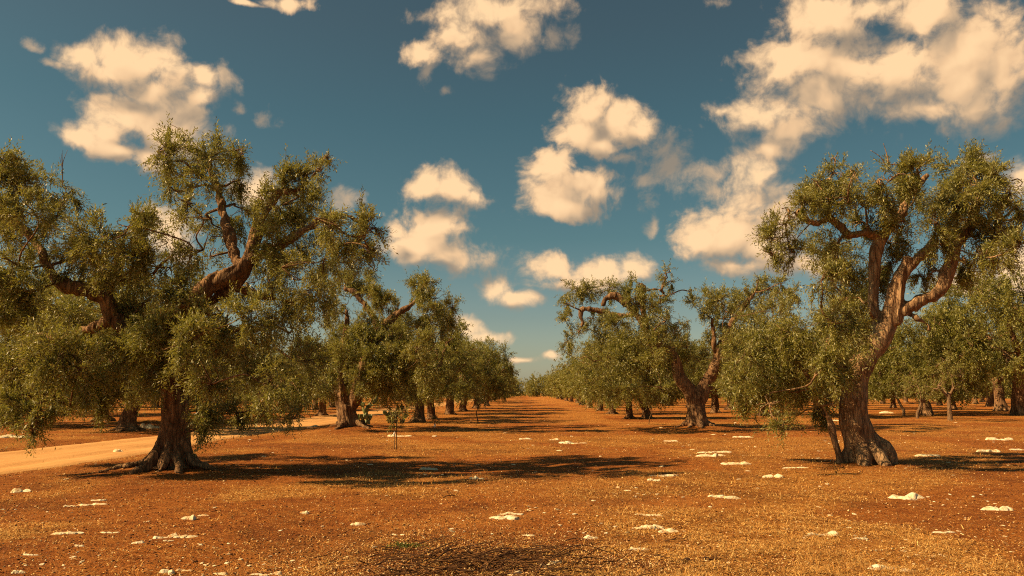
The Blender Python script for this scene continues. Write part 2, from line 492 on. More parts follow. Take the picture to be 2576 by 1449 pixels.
# ------------------------------------------------------------------ terrain
MOUNDS = []       # (x, y, height, radius), filled from the tree list below
def road_x(y):    # centre line of the sandy track
    y = np.asarray(y, float)
    return -13.25 + 0.9 * np.exp(-((y - 46) / 18.0) ** 2) + 0.35 * np.sin(y * 0.09) + 0.018 * np.maximum(y - 50, 0)
def road_w(y):
    return 1.95 + 0.18 * np.sin(np.asarray(y, float) * 0.31 + 1.0)
def gz(x, y):
    x = np.asarray(x, float); y = np.asarray(y, float)
    sh = np.broadcast(x, y).shape
    x, y = np.broadcast_to(x, sh).ravel(), np.broadcast_to(y, sh).ravel()
    z = (noise2(x, y, 0.16, 2, 3.0) - 0.5) * 0.26
    z += (noise2(x, y, 0.9, 3, 8.0) - 0.5) * 0.09
    z += (noise2(x, y, 5.0, 2, 12.0) - 0.5) * 0.035
    z *= np.clip((np.hypot(x, y) - 1.0) / 6.0, 0.2, 1)
    d = np.abs(x - road_x(y))
    k = np.clip((d - road_w(y) + 0.1) / 1.3, 0, 1)
    k = k * k * (3 - 2 * k)
    z = z * k - 0.13 * (1 - k)
    for mx, my, mh, mr_ in MOUNDS:
        r2 = ((x - mx) ** 2 + (y - my) ** 2) / (mr_ * mr_)
        msk = r2 < 9
        z[msk] += mh * np.exp(-r2[msk])
    return z.reshape(sh)
def g1(x, y):
    return float(gz(np.array([x]), np.array([y]))[0])
def ground_at(px, py):
    """where the line of sight through a photograph point meets the ground"""
    d = ray(px, py); z = 0.0
    for _ in range(3):
        s = (z - CAM_H) / d[2]
        x, y = d[0] * s, d[1] * s
        z = g1(x, y)
    return np.array([x, y, z])

PATH = None
def worn_path(x, y):
    """the smooth trodden swath that crosses the foreground"""
    global PATH
    if PATH is None:
        PATH = np.array([ground_at(*p)[:2] for p in ((500, 1475), (620, 1440), (800, 1390), (1000, 1340), (1200, 1306), (1480, 1272), (1800, 1262))])
    x = np.asarray(x, float).ravel(); y = np.asarray(y, float).ravel()
    d = np.full(len(x), 99.0)
    ok = (np.abs(x) < 12) & (y > 3) & (y < 22)
    q = np.c_[x[ok], y[ok]]
    dm = np.full(len(q), 99.0)
    for a, b in zip(PATH[:-1], PATH[1:]):
        t = np.clip(((q - a) @ (b - a)) / ((b - a) @ (b - a)), 0, 1)[:, None]
        dm = np.minimum(dm, np.linalg.norm(q - (a + (b - a) * t), axis=1))
    d[ok] = dm
    return np.clip(1.25 - d / (.35 + .5 * noise2(x, y, .9, 2, 33.0)), 0, 1)

def straw_cover(x, y):
    x = np.asarray(x, float).ravel(); y = np.asarray(y, float).ravel()
    s = noise2(x * 0.8, y * 0.55, 0.42, 4, 21.0)
    s = s + .035 * np.clip((y - 13) / 14, 0, 1)
    v = np.clip((s - 0.455) / 0.10, 0, 1)
    bare = np.exp(-((x + 0.8 - (y - 8) * 0.10) / 1.5) ** 2) * np.clip((17 - y) / 5, 0, 1)       # trodden strip in front
    bare = np.maximum(bare, 0.75 * np.exp(-((x - 0.4) / 1.2) ** 2) * np.clip((y - 24) / 8, 0, 1))  # worn middle of the aisle
    for mx, my, mh, mr_ in MOUNDS:
        bare = np.maximum(bare, np.exp(-(((x - mx) / (mr_ * 1.5)) ** 2 + ((y - my) / (mr_ * 1.5)) ** 2)))
    bare = np.maximum(bare, worn_path(x, y))
    v = v * (1 - 0.9 * bare)
    return np.clip(v, 0, 1) * np.clip((np.abs(x - road_x(y)) - road_w(y)) / 0.8, 0.0, 1)

for px_, py_, mh_, mr2_ in ((430, 1188, .11, 1.2), (2178, 1170, .06, 1.1), (877, 1082, .16, 1.6), (1755, 1080, .16, 1.5)):
    q_ = ground_at(px_, py_)
    MOUNDS.append((q_[0], q_[1], mh_, mr2_))
def on_mound(i):
    return np.array([MOUNDS[i][0], MOUNDS[i][1], g1(MOUNDS[i][0], MOUNDS[i][1])])
L1B, R1B, L2B, R2B = (on_mound(i) for i in range(4))

def build_ground():
    def axis(lo, hi, dense_lo, dense_hi, step, growth):
        a = list(np.arange(dense_lo, dense_hi + 1e-6, step))
        s, x = step, a[-1]
        while x < hi:
            s *= growth; x += s; a.append(x)
        s, x = step, a[0]
        while x > lo:
            s *= growth; x -= s; a.insert(0, x)
        return np.array(a)
    xs = axis(-900, 900, -13, 13, 0.085, 1.035)
    ys = axis(-300, 1400, 6.0, 24, 0.075, 1.035)
    X, Y = np.meshgrid(xs, ys)
    Z = gz(X, Y)
    Z = np.where(np.hypot(X, Y) > 260, Z * 0.3, Z)
    V = np.stack([X, Y, Z], -1).reshape(-1, 3)
    nx, ny = len(xs), len(ys)
    i = (np.arange(ny - 1)[:, None] * nx + np.arange(nx - 1)[None, :]).ravel()
    me = mesh_np('ground', V, np.stack([i, i + 1, i + nx + 1, i + nx], 1))
    at_ = me.attributes.new('straw', 'FLOAT', 'POINT')
    at_.data.foreach_set('value', straw_cover(V[:, 0], V[:, 1]).astype(np.float32))
    px_ = V[:, 0] - 0.25; py_ = V[:, 1]
    dk = np.exp(-(px_ / 2.0) ** 2 - ((py_ - 6.9) / 1.9) ** 2) + .55 * np.clip((noise2(V[:, 0], V[:, 1], .8, 3, 61.0) - .55) / .1, 0, 1) * (np.hypot(V[:, 0], V[:, 1]) < 30)
    ac = me.attributes.new('chippings', 'FLOAT', 'POINT')
    ac.data.foreach_set('value', np.clip(dk, 0, 1).astype(np.float32))
    ap = me.attributes.new('worn_path', 'FLOAT', 'POINT')
    ap.data.foreach_set('value', worn_path(V[:, 0], V[:, 1]).astype(np.float32))
    o = new_obj('ground', me, [M_SOIL])
    o['kind'] = 'structure'

def build_road():
    ys = np.concatenate([np.arange(-30, 70, 0.5), np.arange(70, 400, 3.0)])
    us = np.linspace(-1, 1, 25)
    Y, U = np.meshgrid(ys, us, indexing='ij')
    wv = (road_w(Y) + (noise2(Y, np.sign(U) * 5, 0.8, 3, 5.0).reshape(Y.shape) - 0.5) * 0.9) * U
    X = road_x(Y) + wv
    Z = np.maximum(gz(X, Y), -0.128) + 0.035 - 0.06 * (np.abs(U) > 0.99) - 0.03 * np.exp(-((np.abs(U) - .45) / .13) ** 2) + 0.03 * (noise2(X, Y, 1.7, 3, 15.0).reshape(X.shape) - .5)
    V = np.stack([X, Y, Z], -1).reshape(-1, 3)
    n = len(us)
    i = (np.arange(len(ys) - 1)[:, None] * n + np.arange(n - 1)[None, :]).ravel()
    o = new_obj('road', mesh_np('road', V, np.stack([i, i + 1, i + n + 1, i + n], 1)), [M_ROAD])
    o['kind'] = 'structure'

# ------------------------------------------------------------------ trees
def leaf_cloud(C, RAD, rng, twigs_per_m2, leaf, twig_len, per_twig, gap=0.36, droop=0.35, shoots=0.10, stems=0.5, shrink=0.42, bpm=5.0):
    """leafy twigs spread through ellipsoids C with radii RAD; returns verts, quads, twig polylines"""
    P0, D, L = [], [], []
    for c, r in zip(C, RAD):
        area = 4 * np.pi * ((r[0] * r[1]) ** 1.6 / 3 + (r[0] * r[2]) ** 1.6 / 3 + (r[1] * r[2]) ** 1.6 / 3) ** (1 / 1.6)
        n = max(6, int(area * twigs_per_m2))
        nb = max(5, int(area * bpm))
        bu = rng.normal(size=(nb, 3)); bu /= np.linalg.norm(bu, axis=1)[:, None]
        reach = np.clip(rng.normal(.98, .22, nb), .5, 1.45)[:, None]
        re = np.maximum(r * .45, r - shrink * twig_len)
        tipv = bu * re * reach
        side = rng.normal(size=(nb, 3)) * float(np.mean(re)) * .22
        sag = np.where(bu[:, 2] > .25, rng.uniform(-.05, .30, nb), rng.uniform(-.75, .05, nb)) * float(np.mean(re))
        ib = rng.integers(nb, size=n)
        tb = (rng.uniform(.06, 1.0, n) ** .62)[:, None]
        q = c + tipv[ib] * tb + side[ib] * (tb * (1 - tb) * 4) + rng.normal(size=(n, 3)) * float(np.mean(re)) * .10
        q[:, 2:] += sag[ib][:, None] * tb ** 2
        u = bu[ib]
        keep = fnoise(q * 1.9 + 7.7, 2) + 0.10 * rng.normal(size=n) > gap
        q, u, sg_ = q[keep], u[keep], sag[ib][keep]
        d = u * 0.95 + rng.normal(size=u.shape) * 0.45
        d[:, 2] += sg_ / (float(np.mean(re)) + .05) * 1.1
        sh = rng.random(len(q)) < shoots * (u[:, 2] > 0.35)
        d[sh] = d[sh] * 0.25 + np.array([0, 0, 1.0])
        hg = (rng.random(len(q)) < 0.30) & (u[:, 2] < -0.1)
        d[hg] = d[hg] * 0.3 + np.array([0, 0, -1.0])
        d /= np.linalg.norm(d, axis=1)[:, None]
        P0.append(q); D.append(d)
        L.append(twig_len * rng.uniform(0.55, 1.35, len(q)) * np.where(sh, 1.5, 1.0))
    P0, D, L = np.concatenate(P0), np.concatenate(D), np.concatenate(L)
    m = per_twig
    t = ((np.arange(m) + 0.6) / m)[None, :, None]
    g = (droop * rng.uniform(0.2, 1.4, len(P0)) * (D[:, 2] > -0.8))[:, None, None]
    pos = P0[:, None, :] + D[:, None, :] * L[:, None, None] * t
    pos[..., 2:] -= g * L[:, None, None] * t ** 2
    tan = np.repeat(D[:, None, :], m, 1).copy()
    tan[..., 2:] -= 2 * g * t
    tan /= np.linalg.norm(tan, axis=2, keepdims=True)
    a = np.cross(tan, rng.normal(size=(len(P0), 1, 3)))
    a /= np.linalg.norm(a, axis=2, keepdims=True) + 1e-9
    b = np.cross(tan, a)
    ph = (np.arange(m) // 2 * 1.57)[None, :, None] + rng.uniform(-0.5, 0.5, (len(P0), m, 1))
    sg = np.where(np.arange(m) % 2, -1.0, 1.0)[None, :, None]
    perp = (a * np.cos(ph) + b * np.sin(ph)) * sg
    ld = tan * 0.72 + perp * rng.uniform(0.45, 0.95, (len(P0), m, 1)) + rng.normal(size=pos.shape) * 0.12
    ld /= np.linalg.norm(ld, axis=2, keepdims=True)
    wv = np.cross(ld, rng.normal(size=pos.shape) * 0.6 + np.array([0, 0, 1.0]))
    wv /= np.linalg.norm(wv, axis=2, keepdims=True) + 1e-9
    sc = rng.uniform(0.65, 1.25, (len(P0), m, 1))
    ll, lw = leaf[0] * sc, leaf[1] * sc
    nrm = np.cross(ld, wv)
    v0 = pos; v2 = pos + ld * ll - nrm * ll * 0.08
    mid = pos + ld * ll * 0.48
    V = np.stack([v0, mid + wv * lw * 0.5, v2, mid - wv * lw * 0.5], 2).reshape(-1, 3)
    Q = np.arange(len(V)).reshape(-1, 4)
    ns = int(len(P0) * stems)
    SV, SQ = np.zeros((0, 3)), np.zeros((0, 4), int)
    if ns:
        k = rng.permutation(len(P0))[:ns]
        tt = np.array([-0.35, 0.35, 0.9])[None, :, None]
        c = P0[k][:, None, :] + D[k][:, None, :] * L[k][:, None, None] * tt
        c[..., 2:] -= g[k] * L[k][:, None, None] * np.maximum(tt, 0) ** 2
        rad = np.array([1.0, 0.7, 0.3])[None, :, None] * leaf[1] * 0.30
        ring = []
        for j in range(3):
            an = j * 2.0944
            ring.append(c + rad * (a[k][:, :1] * math.cos(an) + b[k][:, :1] * math.sin(an)))
        RV = np.stack(ring, 2)                         # twig, along, around, xyz
        SV = RV.reshape(-1, 3)
        base = np.arange(ns)[:, None, None] * 9
        ii = np.arange(2)[None, :, None] * 3; jj = np.arange(3)[None, None, :]; j2 = (jj + 1) % 3
        SQ = np.stack([base + ii + jj, base + ii + j2, base + ii + 3 + j2, base + ii + 3 + jj], -1).reshape(-1, 4)
    return V, Q, SV, SQ

def remesh(acc, voxel, origin, noise_amp, seed):
    """fuse tubes into one skin, then gnarl it; returns a mesh in local coordinates"""
    tmp = bpy.data.objects.new('tmp', acc.mesh('tmp'))
    COL.objects.link(tmp)
    md = tmp.modifiers.new('r', 'REMESH'); md.mode = 'VOXEL'; md.voxel_size = voxel; md.adaptivity = 0
    ms = tmp.modifiers.new('s', 'SMOOTH'); ms.iterations = 4; ms.factor = 0.5
    dg = bpy.context.evaluated_depsgraph_get()
    me = bpy.data.meshes.new_from_object(tmp.evaluated_get(dg))
    bpy.data.objects.remove(tmp)
    n = len(me.vertices)
    co = np.empty(n * 3, np.float32); me.vertices.foreach_get('co', co); co = co.reshape(-1, 3).astype(float)
    no = np.empty(n * 3, np.float32); me.vertices.foreach_get('normal', no); no = no.reshape(-1, 3)
    lo = co - np.asarray(origin)
    tw = lo[:, 2] * 0.55 * np.exp(-(lo[:, 0] ** 2 + lo[:, 1] ** 2) / 1.2)      # ribs wind round the bole
    q = np.stack([lo[:, 0] * np.cos(tw) - lo[:, 1] * np.sin(tw), lo[:, 0] * np.sin(tw) + lo[:, 1] * np.cos(tw), lo[:, 2]], 1)
    r1 = 1 - np.abs(2 * fnoise(q * np.array([3.6, 3.6, 0.55]) + seed, 2) - 1)
    r2 = fnoise(q * np.array([15, 15, 1.6]) + seed * 2, 3) - 0.5
    r3 = fnoise(co * 2.2 + seed * 3, 2) - 0.5
    co += no * (noise_amp * (2.6 * (r1 - 0.75) + 0.6 * r2 + 1.7 * r3))[:, None]
    co -= np.asarray(origin)
    me.vertices.foreach_set('co', co.astype(np.float32).ravel())
    me.materials.clear()
    me.update()
    return me

def grow_branches(acc, skel, C, RAD, rng, r0=0.030, sub=5, nseg=6):
    """crooked branches from the limbs into every clump"""
    skel = np.asarray(skel)
    near = np.array([np.min(np.linalg.norm(skel - c, axis=1)) for c in C])
    n0 = len(skel)
    net = skel
    for i in np.argsort(near):
        c, r = C[i], RAD[i]
        dd = np.linalg.norm(net - c, axis=1) + 0.30 * np.maximum(0, net[:, 2] - c[2])
        dd[n0:] += .12
        s = net[np.argmin(dd)]
        L = np.linalg.norm(c - s)
        e = c + rng.normal(size=3) * r * 0.22
        m1 = s + (e - s) * 0.35 + rng.normal(size=3) * L * 0.10
        m2 = s + (e - s) * 0.7 + rng.normal(size=3) * L * 0.10
        q_ = 1.0 if np.argmin(dd) < n0 else .6
        acc.add(*tube([s, m1, m2, e], [r0 * 1.25 * q_, r0 * q_, r0 * .8 * q_, r0 * .55 * q_], nseg, 0.14, 0.2, rng.random() * 50))
        net = np.vstack([net, m2[None], e[None]])
        for _ in range(sub):
            u = rng.normal(size=3); u /= np.linalg.norm(u)
            q = c + u * r * rng.uniform(0.6, 1.0)
            mm = e + (q - e) * 0.5 + rng.normal(size=3) * np.mean(r) * 0.16
            acc.add(*tube([e, mm, q], [r0 * .5, r0 * .33, r0 * .12], 4, 0.14))

def with_branches(me, acc, origin):
    """the fused trunk and limbs together with the thinner branches, as one mesh"""
    n = len(me.vertices)
    co = np.empty(n * 3, np.float32); me.vertices.foreach_get('co', co)
    q = np.empty(len(me.loops), np.int32); me.loops.foreach_get('vertex_index', q)
    tot = np.empty(len(me.polygons), np.int32); me.polygons.foreach_get('loop_total', tot)
    st = np.empty(len(me.polygons), np.int32); me.polygons.foreach_get('loop_start', st)
    Q = q[st[tot == 4][:, None] + np.arange(4)]; T = q[st[tot == 3][:, None] + np.arange(3)]
    out = Acc()
    out.add(co.reshape(-1, 3), Q, T)
    out.add(np.concatenate(acc.V) - np.asarray(origin), np.concatenate(acc.Q), np.concatenate(acc.T))
    bpy.data.meshes.remove(me)
    return out.mesh('trunk')

def crown_mesh(name, C, RAD, rng, origin, **kw):
    V, Q, SV, SQ = leaf_cloud(C, RAD, rng, **kw)
    allV = np.vstack([V, SV]) - np.asarray(origin)
    mi = np.r_[np.zeros(len(Q), int), np.ones(len(SQ), int)]
    return mesh_np(name, allV, np.vstack([Q, SQ + len(V)]) if len(SQ) else Q, mi)

def hero(base, label, limbs, clumps, roots, seed, depth_of, leafkw, voxel, amp, extra=None, bark=None):
    """a tree laid out from the photograph: limbs = [(points (px,py,dY), radii)], clumps = (px,py,rx,ry[,dY])"""
    rng = np.random.default_rng(seed)
    Y0 = base[1]
    root = empty('olive_tree', base)
    thing(root, label, 'tree', 'ancient olive trees of the grove')
    acc = Acc(); skel = []
    for k, (pts, rads) in enumerate(limbs):
        p = np.array([at(a, b, Y0 + d) for a, b, d in pts])
        V, Q, T = tube(p, rads, 20 if max(rads) > .12 else 12, voxel * 2, 0.16, seed * 3.1 + k * 9.0)
        acc.add(V, Q, T)
        sp, _ = smooth_path(p, rads, 0.1)
        skel.append(sp[len(sp) // 3:] if k == 0 else sp)
    for pts, rads in roots:
        p = np.array([base + np.array(q) for q in pts])
        acc.add(*tube(p, rads, 12, voxel * 2, 0.25, seed + pts[-1][0] * 7))
    me = remesh(acc, voxel, base, amp, seed * 1.37)
    C, RAD = [], []
    for cl in clumps:
        px, py, rx, ry = cl[:4]
        dY = cl[4] if len(cl) > 4 else depth_of(px, py, rng)
        Y = Y0 + dY
        k = Y / FOC
        C.append(at(px, py, Y)); RAD.append(np.array([rx * k, (rx + ry) * 0.5 * k * 1.15, ry * k]))
    C, RAD = np.array(C), np.array(RAD)
    skel = np.concatenate(skel)
    bacc = Acc()
    grow_branches(bacc, skel, C, RAD, rng, r0=0.026, sub=4)
    if extra: extra(bacc)
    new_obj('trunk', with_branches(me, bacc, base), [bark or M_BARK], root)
    cm = crown_mesh('crown', C, RAD, rng, base, **leafkw)
    new_obj('crown', cm, [M_LEAF, M_TWIG], root, smooth=False)
    return root

def roots_ring(rng, n, reach, r0, h, skip=None):
    out = []
    for i in range(n):
        a = 2 * np.pi * (i + rng.uniform(-.25, .25)) / n
        L = reach * rng.uniform(0.6, 1.25)
        ca, sa = math.cos(a), math.sin(a)
        out.append(([(0.12 * ca, 0.12 * sa, h), (0.34 * L * ca, 0.34 * L * sa, h * 0.36), (0.66 * L * ca, 0.66 * L * sa, 0.03), (L * ca * 1.05, L * sa * 1.05, -0.10)],
                    [r0, r0 * 0.75, r0 * 0.5, r0 * 0.22]))
    return out

# ---- the big tree on the left
rng0 = np.random.default_rng(5)
L1_limbs = [
 ([(431, 1195, 0), (432, 1140, 0), (438, 1080, 0), (440, 1020, 0), (437, 960, 0), (430, 905, 0), (420, 860, 0)], [.34, .30, .262, .25, .245, .235, .21]),
 ([(428, 890, 0), (385, 855, .1), (335, 838, .2), (290, 800, .2), (268, 752, .1), (222, 732, 0), (150, 712, -.2), (122, 668, -.3), (98, 622, -.3), (70, 585, -.3), (22, 550, -.3), (-20, 500, -.2)], [.24, .19, .16, .16, .15, .13, .125, .10, .09, .085, .075, .05]),
 ([(270, 752, .1), (287, 695, .3), (302, 655, .4), (310, 600, .5)], [.12, .09, .075, .04]),
 ([(290, 800, .2), (220, 830, .5), (150, 850, .8), (80, 840, 1.0)], [.11, .085, .065, .04]),
 ([(425, 880, 0), (445, 815, -.2), (480, 765, -.35), (524, 718, -.4), (565, 700, -.4), (600, 678, -.3), (622, 655, -.2), (640, 610, 0), (650, 562, .1)], [.23, .20, .18, .165, .15, .14, .12, .10, .085]),
 ([(470, 780, -.35), (461, 762, -.75), (455, 768, -.95)], [.11, .10, .085]),
 ([(570, 745, -.1), (585, 722, -.2), (613, 690, -.2), (628, 660, -.1)], [.11, .12, .11, .08]),
 ([(530, 760, 0), (583, 725, -.1), (660, 745, .3), (740, 760, .6)], [.10, .09, .07, .04]),
 ([(600, 678, -.3), (585, 620, 0), (566, 552, .2), (555, 505, .3), (549, 470, .3), (520, 420, .3)], [.10, .095, .09, .08, .07, .04]),
 ([(650, 562, .1), (690, 500, .2), (702, 484, .2), (746, 478, .2), (775, 455, .2), (800, 425, .2), (818, 396, .2)], [.07, .06, .05, .05, .035, .02, .010]),
 ([(622, 655, -.2), (700, 620, .1), (780, 570, .2), (842, 540, .2), (880, 545, .2), (915, 570, .2)], [.11, .095, .075, .07, .04, .02]),
 ([(430, 860, 0), (500, 840, .4), (590, 830, .8), (680, 830, .9)], [.13, .10, .07, .04]),
 ([(655, 562, 0), (652, 556, -.15)], [.10, .09]),
]
L1_roots = [
 ([(-.12, -.05, .55), (-.30, -.10, .24), (-.58, -.16, .08), (-.95, -.22, .01), (-1.3, -.26, -.08)], [0.101, 0.090, 0.066, 0.043, 0.023]),
 ([(-.1, -.15, .60), (-.17, -.34, .26), (-.24, -.50, .08), (-.40, -.78, -.08)], [0.101, 0.101, 0.090, 0.047]),
 ([(.03, -.17, .50), (.03, -.36, .22), (.05, -.52, .06), (.05, -.75, -.10)], [0.094, 0.098, 0.094, 0.055]),
 ([(.12, -.1, .50), (.22, -.30, .20), (.34, -.48, .06), (.5, -.8, -.10)], [0.094, 0.086, 0.070, 0.039]),
 ([(.14, 0, .65), (.30, -.03, .28), (.46, -.06, .10), (.78, -.1, .0), (1.1, -.15, -.08)], [0.101, 0.094, 0.070, 0.043, 0.023]),
 ([(0, .1, .5), (.2, .3, .2), (.45, .6, -.05)], [0.117, 0.094, 0.047]), ([(-.1, .1, .5), (-.3, .35, .2), (-.55, .65, -.05)], [0.117, 0.094, 0.047]),
]
L1_clumps = [
 (15,425,42,75),(45,470,60,60),(105,470,60,50),(160,480,45,35),(60,530,70,50),(135,540,60,50),(10,560,50,60),
 (330,575,60,50),(375,545,28,35),(245,590,75,55),(300,640,85,60),(200,650,70,55),(370,620,38,55),(90,620,60,50,.6),(330,700,55,50),(250,690,60,40,.6),
 (30,670,65,70,-1.0),(85,740,70,60,-.9),(20,770,60,70,-.8),(60,850,85,70),(180,800,80,60),(140,880,90,65),(30,940,60,70),(120,960,80,60),(190,930,80,60),
 (90,1030,42,42,-1.2),(80,1075,16,28,-1.2),(230,960,80,60,.5),(270,900,80,70,.6),(330,880,70,55,-.5),(300,960,60,45,.9),(20,1010,40,40,-.6),(170,1010,60,25,-.7),
 (425,395,42,45),(428,340,12,26),(470,375,48,28),(520,400,70,50),(580,408,45,46),(548,365,26,26),(600,385,18,34),(465,440,50,38),(520,450,55,28),(600,455,34,26),(430,470,20,30),(470,510,40,26),(495,540,28,20),(400,385,16,18),
 (480,615,70,48),(430,650,46,50),(445,720,60,45),(520,650,55,40,.5),(560,590,50,36),(610,545,50,44),(650,500,46,40),(700,520,64,52),(712,450,40,34),(760,452,46,30),(765,505,52,46),(805,425,22,20),(822,395,12,16),(833,410,7,18),
 (820,560,66,50),(745,600,82,58),(680,610,60,50,-.4),(860,590,55,50),(905,545,32,24),(930,570,34,36),(900,620,46,42),(925,630,22,26),(840,650,66,44),(760,680,80,55),(690,690,70,52),(640,720,60,45,.4),
 (790,735,56,42),(710,770,76,55),(620,800,80,58),(540,800,70,50,-.8),(500,740,40,34,.7),(470,850,80,58),(395,830,60,50,-.8),(360,780,60,50,.6),(560,890,80,60,-.5),(640,890,80,60),(740,840,76,60),(770,900,60,56),
 (455,888,60,34,-.9),(395,885,50,40,-.7),(350,960,50,50),(520,950,55,50),(590,970,60,55),(680,960,70,60),(750,980,52,56),(520,1020,30,34,-.6),(516,1070,13,28,-.6),(545,1040,20,30),(740,1035,34,28),(640,1020,60,32),(590,1035,40,22,.8),(420,800,50,40,-.9),
]
L1_clumps += [(92,1050,26,34,-1.2),(85,1085,18,26,-1.2),(518,1058,18,36,-.6),(514,1085,12,20,-.6),(60,1010,50,40,-1.0),(140,1000,50,40,-.9),(735,1045,30,26,.2),(380,935,26,22,-.8),(398,975,16,26,-.7),(480,955,26,26,-.6),(500,985,24,26,-.5)]
def depth_L1(px, py, r):
    w_ = 3.7 if py > 640 else (2.3 if py > 480 else 1.1)
    return r.uniform(-w_, w_)
LK = dict(twigs_per_m2=122, leaf=(0.078, 0.0210), twig_len=0.34, per_twig=13, gap=0.40, bpm=5.5, stems=0.15)
def L1_extra(acc):
    r = np.random.default_rng(77)
    Y = L1B[1]
    acc.add(*tube([at(424, 312, Y + .2), at(440, 318, Y + .2), at(470, 340, Y + .2), at(510, 385, Y + .3)], [.004, .006, .008, .012], 5, .1))
    for k in range(6):    # the bare dead shoot left of the top
        acc.add(*tube([at(158, 470, Y), at(157, 430 - k * 3, Y), at(150 + k * 4, 395 - (k % 3) * 9, Y)], [.009, .006, .003], 4, .1))
    acc.add(*tube([at(385, 690, Y), at(405, 665, Y), at(430, 645, Y)], [.03, .025, .02], 6, .1))
    acc.add(*tube([at(583, 725, Y-.3), at(577, 765, Y-.4), at(572, 800, Y-.4), at(570, 830, Y-.4)], [.018, .014, .012, .008], 5, .1))
    acc.add(*tube([at(640, 570, Y-.1), at(680, 590, Y-.3), at(686, 620, Y-.3)], [.02, .016, .012], 5, .1))
hero(L1B, 'largest olive tree on the left, dark ridged trunk and spreading roots near the track', L1_limbs, L1_clumps, L1_roots, 3, depth_L1, LK, 0.022, 0.050, L1_extra)

# ---- the big tree on the right
R1_limbs = [
 ([(2178, 1180, 0), (2168, 1135, 0), (2160, 1105, 0), (2150, 1050, 0), (2150, 1005, 0), (2158, 960, 0), (2172, 920, 0), (2193, 885, 0), (2212, 850, 0), (2230, 822, 0)], [.38, .33, .31, .29, .30, .25, .26, .25, .22, .20]),
 ([(2212, 850, 0), (2205, 800, .1), (2196, 765, .1), (2199, 690, .1), (2206, 625, .1), (2216, 597, .1)], [.14, .13, .12, .12, .13, .14]),
 ([(2216, 597, .1), (2178, 586, 0), (2138, 590, -.1), (2113, 569, -.1), (2087, 549, -.1), (2055, 562, -.2), (2020, 548, -.3), (1990, 530, -.4), (1965, 524, -.5)], [.12, .10, .095, .08, .075, .06, .05, .035, .015]),
 ([(2092, 552, -.1), (2083, 530, 0), (2090, 500, .1)], [.06, .05, .03]),
 ([(2216, 597, .1), (2243, 563, .1), (2266, 534, .1), (2290, 495, .1), (2316, 458, .1), (2334, 440, .1)], [.13, .12, .11, .07, .06, .04]),
 ([(2232, 822, 0), (2246, 783, -.1), (2258, 735, -.15), (2268, 700, -.2), (2284, 672, -.2), (2310, 650, -.2), (2353, 609, -.2)], [.19, .20, .19, .16, .12, .10, .085]),
 ([(2280, 680, -.2), (2283, 645, -.25)], [.11, .09]),
 ([(2232, 820, 0), (2262, 785, -.2), (2295, 767, -.2), (2340, 747, -.2), (2368, 728, -.2), (2382, 692, -.2), (2394, 650, -.2), (2410, 612, -.2), (2437, 572, -.2), (2453, 528, -.2), (2460, 480, -.2)], [.19, .16, .14, .12, .12, .13, .11, .10, .09, .075, .05]),
 ([(2452, 545, -.2), (2470, 552, -.2), (2490, 555, -.3), (2520, 520, -.3), (2545, 480, -.2)], [.06, .05, .035, .025, .015]),
 ([(2290, 790, -.2), (2304, 800, -.3), (2333, 815, -.3), (2338, 835, -.3)], [.05, .05, .035, .02]),
 ([(2196, 800, .1), (2188, 785, -.15), (2190, 760, -.2)], [.07, .055, .03]),
 ([(2116, 1178, -.1), (2113, 1150, -.1), (2096, 1090, -.1), (2073, 1030, -.15), (2050, 985, -.2), (2025, 935, -.2), (1990, 900, -.2)], [.10, .075, .065, .058, .05, .04, .025]),
 ([(2060, 1000, -.2), (2070, 930, 0), (2080, 860, .2)], [.04, .035, .02]),
 ([(2205, 870, 0), (2150, 840, -.2), (2090, 830, -.2)], [.06, .05, .03]),
]
R1_roots = [
 ([(.1, 0, .5), (.32, -.1, .30), (.44, -.12, .12), (.52, -.15, -.1)], [.2, .19, .15, .09]),
 ([(0, -.1, .4), (.12, -.35, .15), (.22, -.6, -.05)], [.22, .17, .1]), ([(-.1, -.1, .4), (-.2, -.35, .12), (-.3, -.7, -.08)], [.22, .16, .08]),
 ([(-.1, 0, .5), (-.38, 0, .15), (-.62, -.1, -.05)], [.2, .14, .09]), ([(0, .1, .5), (.1, .4, .15), (.2, .7, -.1)], [.2, .15, .08]),
]
